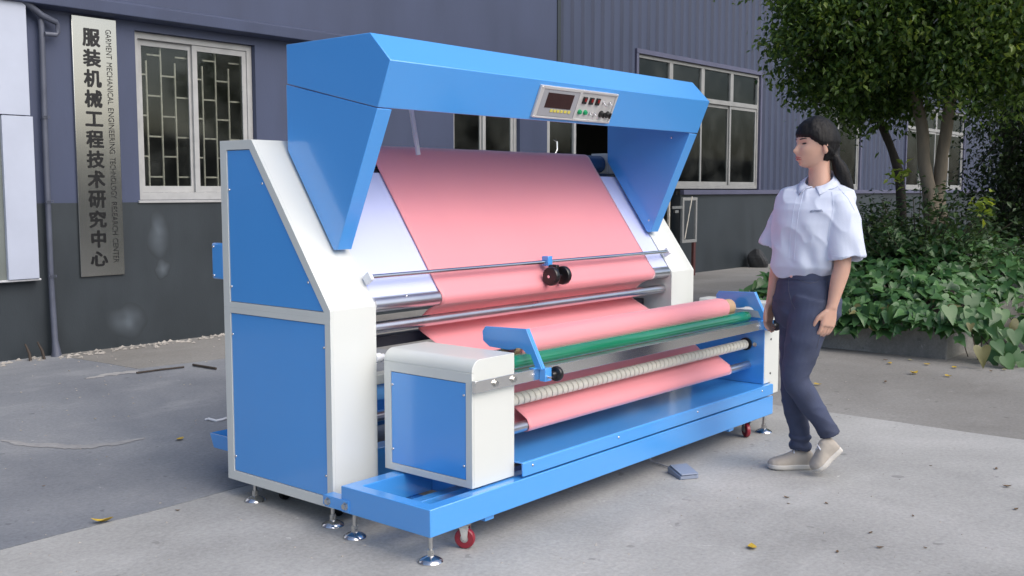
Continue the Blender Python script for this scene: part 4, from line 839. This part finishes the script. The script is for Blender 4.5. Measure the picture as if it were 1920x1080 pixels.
# ------------------------------------------------------------------ the walking person
SKIN = None
def build_person():
    O = Vector((1.955, -.418, 0)); BA = CR.copy(); BB = Vector((-math.cos(YAW), -math.sin(YAW), 0))
    def Wp(a, b, z): return O + BA * a + BB * b + Vector((0, 0, z))
    def px(u, v, b=0):
        d = CF + CR * ((u - 960) / 1948.45) - CU * ((v - 540) / 1948.45); P0 = O + BB * b
        return CAM + d * ((P0 - CAM).dot(BB) / d.dot(BB))
    def at(u, v, z, b=0): p = px(u, v, b); return Vector((p.x, p.y, z))
    r = thing('person', 'person in a white short-sleeved shirt and dark jeans walking left past the machine', 'person', tuple(O))
    skin = mk('skin', (.60, .36, .27), .5, var=.06, vs_=14); skin.node_tree.nodes['Principled BSDF'].inputs['Subsurface Weight'].default_value = .15
    skin.node_tree.nodes['Principled BSDF'].inputs['Subsurface Radius'].default_value = (.02, .008, .005)
    hair_spec = .25
    shirt = mk('white_cotton', (.57, .62, .75), .75, var=.03, vs_=12, bump=.15, bs=300); jean = mk('dark_denim', (.048, .060, .108), .85, var=.34, vs_=7, bump=.3, bs=500)
    hairm = mk('black_hair', (.006, .0055, .006), .6, var=.3, vs_=30, bump=.5, bs=120, spec=hair_spec, streak=(1, 1, 1)); shoem = mk('beige_suede', (.40, .36, .31), .8, var=.12, vs_=25); solem = mk('white_rubber_sole', (.56, .54, .50), .6, var=.08)
    def ringE(c, e1, e2, r1, r2, n=28, sq=2.0):
        out = []
        for k in range(n):
            t = 2 * math.pi * k / n; ct, st = math.cos(t), math.sin(t)
            out.append(c + e1 * r1 * math.copysign(abs(ct) ** (2 / sq), ct) + e2 * r2 * math.copysign(abs(st) ** (2 / sq), st))
        return out
    def spline(P, k=5):
        out = []
        for i in range(len(P) - 1):
            p0, p1, p2, p3 = P[max(i - 1, 0)], P[i], P[i + 1], P[min(i + 2, len(P) - 1)]
            for j in range(k):
                t = j / k; out.append(tuple(.5 * ((2 * b) + (-a + c) * t + (2 * a - 5 * b + 4 * c - d) * t * t + (-a + 3 * b - 3 * c + d) * t ** 3) for a, b, c, d in zip(p0, p1, p2, p3)))
        out.append(tuple(P[-1])); return out
    def limb(mb, pts, n=20, asp=1.0, k=4):      # pts: (Vector, radius)
        S_ = spline([(*p, rr) for p, rr in pts], k); mb.tube([s[:3] for s in S_], [s[3] for s in S_], n)
    def remesh(mb, vox, name, mat, smooth_it=2, disp=None):
        me = mb.mesh(name, mat, 0); tmp = bpy.data.objects.new(name, me); COL.objects.link(tmp)
        md = tmp.modifiers.new('r', 'REMESH'); md.mode = 'VOXEL'; md.voxel_size = vox
        if smooth_it: s = tmp.modifiers.new('s', 'SMOOTH'); s.iterations = smooth_it; s.factor = .5
        dg = bpy.context.evaluated_depsgraph_get(); dg.update(); nm = bpy.data.meshes.new_from_object(tmp.evaluated_get(dg)); bpy.data.objects.remove(tmp)
        nm.name = name; nm.polygons.foreach_set('use_smooth', [True] * len(nm.polygons))
        if disp:
            co = [v.co.copy() for v in nm.vertices]; no = [v.normal.copy() for v in nm.vertices]
            for v, c, n_ in zip(nm.vertices, co, no): v.co = c + n_ * disp(c)
        nm.materials.clear(); nm.materials.append(mat); return nm
    Z = Vector((0, 0, 1))
    # torso axes: tw = towards the person's left (near the camera, right in the picture), tf = facing
    al = R_(38); tw = BA * math.cos(al) + BB * math.sin(al); tf = Z.cross(tw) * -1
    if tf.dot(BA) > 0: tf = -tf
    hl = R_(52); hw = BA * math.cos(hl) + BB * math.sin(hl); hf = Z.cross(hw); hf = hf if hf.dot(BA) < 0 else -hf
    # ---- head
    hc = px(1529, 271, 0.0); ang = R_(14); fd = (-BA * math.cos(ang) + BB * math.sin(ang)); fd = (fd - Z * .03).normalized(); ld = Z.cross(fd).normalized(); ud = fd.cross(ld)
    def gs(x, y, sx, sy): return math.exp(-(x / sx) ** 2 - (y / sy) ** 2)
    def headpt(th, ph, hair=0):      # th azimuth from the face, ph elevation
        cx, sx, cz, sz = math.cos(th), math.sin(th), math.cos(ph), math.sin(ph)
        x = .094 * cz * cx; y = .072 * cz * sx; z = .112 * sz
        if cx < 0: x *= 1.06
        # jaw: narrow and pull the lower head forward
        low = max(0, -z / .112)
        y *= 1 - .30 * low ** 1.3; 
        if cx < 0: x *= 1 - .55 * low ** 1.1
        else: x = x * (1 + .02 * low) + .022 * low * cx
        if z < -.085: z = -.085 + (z + .085) * .75
        # flatten the face
        if cx > 0: x -= .010 * (cx * cz) ** 4 * (1 if z > -.09 else .4)
        if not hair and cx > 0:
            x += .0215 * gs(y, z + .028, .0105, .014) + .011 * gs(y, z + .006, .008, .024)      # nose
            x += .005 * gs(y, z - .024, .045, .012)                                             # brow
            x -= .008 * (gs(y - .031, z - .004, .016, .010) + gs(y + .031, z - .004, .016, .010))  # sockets
            x += .0075 * gs(y, z + .056, .020, .0055) + .008 * gs(y, z + .067, .018, .0055) - .004 * gs(y, z + .0615, .022, .0022)  # lips
            x += .009 * gs(y, z + .092, .022, .012) - .004 * gs(y, z + .080, .025, .006)        # chin
            x += .006 * (gs(y - .040, z + .026, .02, .022) + gs(y + .040, z + .026, .02, .022))  # cheeks
        return hc + fd * x + ld * y + ud * z, (x, y, z)
    hd = MB(); NU, NV = 64, 48
    def sph(fn):
        V = []; F = []
        for j in range(NV + 1):
            for i in range(NU): V.append(fn(2 * math.pi * i / NU, -math.pi / 2 + math.pi * (j + .001) / (NV + .002)))
        for j in range(NV):
            for i in range(NU): k = (i + 1) % NU; F.append((j * NU + i, j * NU + k, (j + 1) * NU + k, (j + 1) * NU + i))
        F += [tuple(range(NU - 1, -1, -1)), tuple(range(NV * NU, NV * NU + NU))]
        return V, F
    body = MB(); V, F = sph(lambda t, p: headpt(t, p)[0]); body.add(V, F)
    for s in (1, -1):        # ears
        c = hc + fd * -.008 + ld * s * .073 + ud * -.012; body.loft([ringE(c + ud * (dz) + ld * s * dl, fd, ld * s, ra, .007, 12) for dz, dl, ra in ((-.032, -.004, .004), (-.022, .002, .011), (0, .005, .016), (.018, .006, .017), (.028, .002, .009))])
    nb = at(1537, 335, 1.340)
    limb(body, [(hc - ud * .055 - fd * .018, .050), (hc - ud * .10 - fd * .020, .048), (nb - Z * .01, .050), (nb - Z * .05, .056), (nb - Z * .09, .07)], 24)
    tc = at(1520, 430, 0)
    body.loft([ringE(tc + Z * z_ + BA * dx, tw, tf, w_, d_) for z_, w_, d_, dx in ((.90, .11, .08, -.02), (1.05, .125, .085, 0), (1.18, .13, .085, .01), (1.24, .12, .07, .015), (1.285, .07, .05, .03))])
    shN = px(1583, 372, .10); shF = px(1483, 372, -.11)
    elN = px(1579, 498, .15); wrN = px(1559, 578, .165); elF = px(1462, 487, -.13); wrF = px(1446, 566, -.11)
    limb(body, [(shN - Z * .03, .036), (shN.lerp(elN, .5), .040), (elN, .037), (elN.lerp(wrN, .35), .035), (elN.lerp(wrN, .8), .026), (wrN, .0235)], 20)
    limb(body, [(shF - Z * .03, .036), (shF.lerp(elF, .5), .039), (elF, .036), (elF.lerp(wrF, .35), .034), (elF.lerp(wrF, .8), .026), (wrF, .0235)], 20)
    def hand(wr, kn, pd, side, curl, thumbdir):      # wr wrist, kn middle knuckle, pd across the palm (index side), side palm normal
        dv = (kn - wr).normalized(); pd = (pd - dv * pd.dot(dv)).normalized(); nn = dv.cross(pd); nn = nn if nn.dot(side) > 0 else -nn
        body.loft([ringE(wr + dv * t, pd, nn, w_, h_, 20, 2.6) for t, w_, h_ in ((-.012, .024, .021), (.012, .028, .018), (.04, .036, .016), (.065, .039, .0145), (.082, .038, .013))])
        for q, ln, ra in ((.0285, .066, .0085), (.0095, .074, .0088), (-.0095, .069, .0084), (-.0275, .054, .0075)):
            p = wr + dv * .076 + pd * q; d = dv.copy(); pts = [(p, ra * 1.08)]
            for seg, cv in ((.45, curl * .5), (.32, curl), (.26, curl * .8)):
                rot = Matrix.Rotation(cv, 3, dv.cross(nn)); d = (rot @ d).normalized(); p = p + d * ln * seg; pts.append((p, ra * (.96 if seg > .4 else .88 if seg > .3 else .70)))
            limb(body, pts, 10, k=3)
        p = wr + dv * .022 + pd * .026; d1 = (dv * .72 + pd * .62 + nn * .25).normalized(); q1 = p + d1 * .034; d2 = (dv * .92 + pd * .22 + nn * .3).normalized(); q2 = q1 + d2 * .028; q3 = q2 + (dv * .95 + nn * .3).normalized() * .022
        limb(body, [(p - d1 * .008, .013), (q1, .0105), (q2, .0092), (q3, .0068)], 10, k=3)
    hand(wrN, px(1552, 608, .165), -BA * .9 + BB * .35, -BB - BA * .3, .42, None)
    hand(wrF, px(1441, 594, -.11), -BA * .7 + BB * .7, -BB * .3 + BA, .45, None)
    bme = remesh(body, .0042, 'body', skin, 1)
    bo = put('body', bme, r)
    # lips, brows, eyes
    lip = mk('lips', (.42, .13, .12), .4); dk = mk('brow', (.018, .014, .013), .6)
    def onface(y, z, off=.0008):
        th = 0.; ph = 0.
        best = None
        ph = math.asin(max(-.98, min(.98, z / .112))); th = 0
        for it in range(30):
            p, (x_, y_, z_) = headpt(th, ph); th += (y - y_) / .075 * .7; ph += (z - z_) / .112 * .6
        return p + fd * off
    for s in (1, -1):
        e = MB(); P = [onface(s * (.020 + .022 * k / 6), .0035 + .0005 * k, .0) for k in range(7)]
        e.tube([p + fd * .0005 for p in P], [.0012, .0030, .0040, .0042, .0038, .0028, .001], 8); e.build('eye', dk, bo, 60)
        P = [onface(s * (.014 + .032 * k / 6), .0225 + .004 * math.sin(k / 6 * 2.6), .0) for k in range(7)]
        MB().tube(P, [.0015, .0026, .0028, .0026, .0024, .0018, .0008], 7).build('eyebrow', dk, bo, 60)
    for zz, rr_ in ((-.0565, .0034), (-.0665, .0042)):
        P = [onface(-.021 + .042 * k / 8, zz + .002 * (1 - abs(k - 4) / 4), -.001) for k in range(9)]; MB().tube(P, [.0008] + [rr_ * (.6 + .4 * math.sin(math.pi * k / 8)) for k in range(1, 8)] + [.0008], 8).build('lip', lip, bo, 60)
    # ---- hair
    hair = MB()
    def hairfn(t, p):
        q, (x, y, z) = headpt(t, p, 1); az = abs((t + math.pi) % (2 * math.pi) - math.pi)
        line = .030 - .060 * max(0, (az - .85)) if az < 1.5 else -.02 - .10 * (az - 1.5)      # height of the hairline
        if az > 1.75: line = -.075
        k = 1 / (1 + math.exp(-(z - line) / .004)); th = (.017 if z > 0 else .013) + .004 * noise.noise(Vector((t * 3, p * 2, 1))) + .0007 * math.sin(t * 31 + 3 * p)
        if az < .8: th *= .72
        c = hc; d = (q - c).normalized(); return q + d * (th * k - .012 * (1 - k))
    V, F = sph(hairfn); hair.add(V, F)
    # side lock in front of the ear and tied tail
    for s in (1, -1):
        a = hc + fd * .030 + ld * s * .068 + ud * .055; limb(hair, [(a, .014), (hc + fd * .022 + ld * s * .075 + ud * .02, .012), (hc + fd * .008 + ld * s * .076 + ud * .005, .009), (hc - fd * .03 + ld * s * .070 - ud * .03, .012), (hc - fd * .065 + ld * s * .03 - ud * .05, .016)], 10)
    kn = px(1566, 297, .02); 
    limb(hair, [(hc - fd * .085 - ud * .02, .036), (kn, .022), (px(1575, 316, .03), .033), (px(1584, 338, .035), .032), (px(1592, 354, .045), .022), (px(1596, 370, .05), .006)], 16)
    put('hair', remesh(hair, .0045, 'hair', hairm, 1, lambda c: .0022 * noise.noise(Vector((c.x * 120, c.y * 120, c.z * 16)))), r)
    MB().lathe([(.012, -.008), (.021, -.006), (.021, .006), (.012, .008)], kn, px(1574, 318, .03) - kn, 16).build('hair_tie', BLACK, r)
    # ---- shirt
    sh = MB()
    def tor(z_, w_, d_, dx=0., df=0., tl=0.): return ringE(tc + Z * z_ + BA * dx + tf * df, tw, (tf - Z * tl).normalized(), w_, d_, 40, 2.3)
    sh.loft([tor(.905, .112, .090, -.028), tor(.925, .124, .102, -.026, .004), tor(.955, .150, .122, -.016, .010), tor(1.0, .158, .126, -.008, .010), tor(1.08, .164, .128, .0, .010), tor(1.15, .170, .132, .006, .012), tor(1.21, .176, .128, .012, .010), tor(1.265, .180, .108, .018), tor(1.298, .165, .090, .024, -.004), tor(1.320, .118, .076, .03, -.008, .25), tor(1.332, .084, .066, .034, -.008, .45), tor(1.334, .060, .052, .034, -.008, .5)])
    def sleeve(p0, p1, pe, r0, r1, sq):
        d = (p1 - p0).normalized(); S_ = [];
        for t, k in ((0, .72), (.12, .95), (.3, 1.0), (.6, 1.02), (.85, 1.04), (1, 1.05)):
            S_.append((p0.lerp(p1, t), (r0 + (r1 - r0) * t) * k))
        e1 = (BA - d * BA.dot(d)).normalized(); e2 = d.cross(e1)
        out = [ringE(c, e1, e2, q, q * sq, 28) for c, q in S_]; inn = [ringE(c + (d * .004 if i == 5 else Z * 0), e1, e2, q - .009, q * sq - .009, 28) for i, (c, q) in reversed(list(enumerate(S_)))]
        inn = [ringE(c, e1, e2, q - .010, q * sq - .010, 28) for c, q in reversed(S_[2:])]
        sh.loft(out + inn)
    sleeve(px(1572, 366, .095), px(1588, 487, .15), None, .072, .082, .92)
    sleeve(px(1495, 366, -.105), px(1450, 466, -.13), None, .066, .070, .9)
    def wr(c):
        v = Vector((c.dot(tw) * 5, c.dot(tf) * 5, c.z * 6)); v2 = Vector((c.dot(tw) * 9 + c.z * 7, c.dot(tf) * 9, c.z * 4 - c.dot(tw) * 6))
        lowz = max(0, 1 - abs(c.z - .99) / .12)
        return .008 * noise.noise(v) + .010 * (1 - abs(noise.noise(v2))) ** 3 - .003 + lowz * .006 * math.sin(c.dot(tw) * 62 + 3 * noise.noise(v))
    so_ = put('shirt', remesh(sh, .0055, 'shirt', shirt, 3, wr), r)
    # collar
    from mathutils.bvhtree import BVHTree
    bm_ = bmesh.new(); bm_.from_mesh(so_.data); tr_ = BVHTree.FromBMesh(bm_)
    cb = nb.copy(); col_ = MB(); n = 52; r0 = []; r1 = []; r2 = []; r15 = []
    def lay(p, off):
        loc, nn_, ix, ds = tr_.find_nearest(p)
        if (p - loc).dot(nn_) < off: p = loc + nn_ * off
        return p
    def dirat(th): return tf * math.cos(th) + tw * math.sin(th)
    def foldp(th): fr = math.cos(th); return Vector((cb.x, cb.y, 1.354 - .040 * fr)) + dirat(th) * (.061 + .008 * max(0, fr))
    for k in range(n + 1):
        th = R_(5) + (2 * math.pi - R_(10)) * k / n; d = dirat(th); fr = max(0, math.cos(th)); pf = foldp(th)
        t = max(0, 1 - min(k, n - k) / 11); sgn = 1 if k < n / 2 else -1
        P = Vector((cb.x, cb.y, 1.268)) + dirat(sgn * R_(24)) * .118
        e_ = (pf + d * (.030 + .010 * fr) - Z * .033).lerp(P, t ** 1.2); e_ = lay(e_, .003)
        r0.append(pf - Z * .026 - d * .004); r1.append(pf); r2.append(e_); m1 = pf.lerp(e_, .45) + (d * .7 + Z * .4) * .004; r15.append(lay(m1, .004))
    V = r0 + r1 + r15 + r2; m_ = n + 1; col_.add(V, [(j * m_ + k, j * m_ + k + 1, (j + 1) * m_ + k + 1, (j + 1) * m_ + k) for j in range(3) for k in range(n)])
    co = col_.build('collar', shirt, so_, 35); s_ = co.modifiers.new('s', 'SOLIDIFY'); s_.thickness = .002; s_.offset = 0
    mk_ = mk('grey_embroidery', (.22, .26, .36), .8)
    # ---- jeans
    je = MB(); wc = at(1511, 540, 0)
    je.loft([ringE(wc + Z * z_ + BA * dx, hw, hf, w_, d_, 36, 2.3) for z_, w_, d_, dx in ((.93, .112, .098, .0), (.905, .118, .102, .0), (.86, .138, .112, .003), (.80, .158, .122, .006), (.74, .160, .120, .004), (.70, .135, .105, 0), (.67, .10, .085, 0))])
    def leg(pts): limb(je, pts, 24, k=5)
    hN = px(1524, 560, .075); hF = px(1500, 560, -.07)
    kF = px(1487, 722, -.055); aF = px(1500, 826, -.05); leg([(hF, .085), (px(1496, 620, -.065), .083), (px(1491, 675, -.06), .068), (kF, .057), (px(1491, 765, -.055), .052), (px(1498, 800, -.05), .046), (aF, .045), (px(1501, 842, -.05), .047)])
    kN = px(1492, 708, .075); aN = px(1551, 806, .06); leg([(hN, .090), (px(1512, 620, .08), .086), (px(1500, 668, .08), .072), (kN, .060), (px(1512, 745, .07), .055), (px(1537, 783, .065), .047), (aN, .044), (px(1556, 816, .06), .044)])
    def jw(c): return .0035 * noise.noise(Vector((c.x * 9, c.y * 9, c.z * 11))) + .004 * (1 - abs(noise.noise(Vector((c.x * 7 + c.z * 5, c.y * 7, c.z * 15))))) ** 4 + (.005 * math.sin(c.z * 130 + 4 * noise.noise(c * 12)) if c.z < .17 else 0)
    jo = put('jeans', remesh(je, .006, 'jeans', jean, 2, jw), r)
    MB().loft([ringE(wc + Z * z_, hw, hf, .1165 + q, .1015 + q, 40, 2.3) for z_, q in ((.898, .004), (.900, .0075), (.932, .0065), (.934, .002))]).build('waistband', jean, jo, 60)
    MB().lathe([(.009, 0), (.009, .003), (.0, .004)], wc + Z * .916 + hf * .108, hf, 12).build('button', ZINC, jo)
    bj = bmesh.new(); bj.from_mesh(jo.data); tj = BVHTree.FromBMesh(bj)
    def stitch(pts, name, mat, rad=.0012, tree_=tj, par=jo):
        P = []
        for (u0, v0), (u1, v1) in zip(pts, pts[1:]):
            for k in range(8):
                u, v = u0 + (u1 - u0) * k / 8, v0 + (v1 - v0) * k / 8; h_ = tree_.ray_cast(CAM, (CF + CR * ((u - 960) / 1948.45) - CU * ((v - 540) / 1948.45)).normalized())
                if h_[0] is not None: P.append(h_[0] + h_[1] * .0006)
        if len(P) > 3: MB().tube(P, rad, 5).build(name, mat, par, 60)
    thr = mk('seam_thread', (.10, .10, .13), .8)
    stitch([(1493, 520), (1505, 528), (1520, 531), (1536, 528)], 'pocket_seam', thr); stitch([(1551, 515), (1548, 560), (1541, 610), (1530, 660)], 'side_seam', thr); stitch([(1478, 520), (1479, 545), (1484, 566), (1492, 582)], 'fly_seam', thr)
    bj.free()
    # ---- shoes
    def shoe(heel, toe, up):
        d = (toe - heel); Ln = d.length; d.normalize(); up = (up - d * up.dot(d)).normalized(); s = d.cross(up)
        sec = [(.0, .024, .030, .055), (.04, .033, .036, .066), (.16, .036, .040, .082), (.30, .036, .037, .085), (.42, .036, .036, .076), (.55, .041, .041, .060), (.70, .046, .046, .046), (.84, .044, .044, .038), (.94, .034, .034, .031), (1.0, .014, .014, .020)]
        up_m = MB(); so2 = MB(); A = []; Bq = []
        for t, w1, w2, h in sec:
            c = heel + d * Ln * t; lift = up * .0
            A.append([c + s * (w1 * math.cos(a)) + up * (.022 + max(0, math.sin(a)) ** .8 * (h - .006) if math.sin(a) >= 0 else .016) for a in [2 * math.pi * k / 24 for k in range(24)]])
            Bq.append([c + s * x_ + up * y_ for x_, y_ in ((-w1 * .93, .0 + .006 * max(0, (t - .75) * 4)), (w1 * .93, .0 + .006 * max(0, (t - .75) * 4)), (w1 * 1.08, .012), (w1 * 1.04, .027), (-w1 * 1.04, .027), (-w1 * 1.08, .012))])
        up_m.loft(A); so2.loft(Bq)
        o = put('shoe', remesh(up_m, .004, 'shoe', shoem, 2), r)
        so2.build('sole', solem, o, 70, bevel=.004)
        lc = MB()
        for q in range(5):
            t = .40 + .055 * q; c = heel + d * Ln * t; h = .078 - .034 * (q / 4) * .9 + .013 - .004 * q; sg_ = 1 if q % 2 else -1
            lc.tube([c + s * -.026 * sg_ + up * (h - .012), c + up * (h + .004) + d * .006, c + s * .026 * sg_ + up * (h - .012) + d * .014], .0032, 6)
        lc.build('lace', WHITE, o, 60)
    hF_ = px(1524, 872, -.05); tF = px(1440, 876, -.04); hF_.z = .0; tF.z = .0; shoe(hF_, tF, Z)
    hN_ = px(1577, 842, .06); tN = px(1528, 888, .075); tN.z = .012; shoe(hN_, tN, Z * 1 + BA * .2)
    # chest mark: short raised threads that follow the cloth
    em = MB()
    for q in range(4):
        P = []
        for k in range(7):
            u = 1519 + q * 6 + k * .9; v = 396 + 2.6 * math.sin(k * 1.9 + q) - q * .3
            dirv = (CF + CR * ((u - 960) / 1948.45) - CU * ((v - 540) / 1948.45)).normalized(); h_ = tr_.ray_cast(CAM, dirv)
            if h_[0] is not None: P.append(h_[0] + h_[1] * .0012)
        if len(P) > 2: em.tube(P, .0013, 5)
    for nm_, pts_, rad_ in (('placket_seam', [(1507, 358), (1498, 395), (1492, 440), (1489, 495)], .0011), ('placket_seam', [(1497, 356), (1488, 395), (1482, 440), (1479, 490)], .0011), ('yoke_seam', [(1572, 352), (1590, 372), (1604, 398)], .0012), ('sleeve_seam', [(1560, 360), (1563, 390), (1556, 425), (1553, 455)], .0014), ('hem_seam', [(1556, 478), (1580, 482), (1610, 477)], .0011)):
        stitch(pts_, nm_, shirt, rad_, tr_, so_)
    if em.v: em.build('embroidered_mark', mk_, so_, 60)
    bm_.free()
    return r
build_person()
for o in bpy.data.objects:
    if '_root' in o: del o['_root']
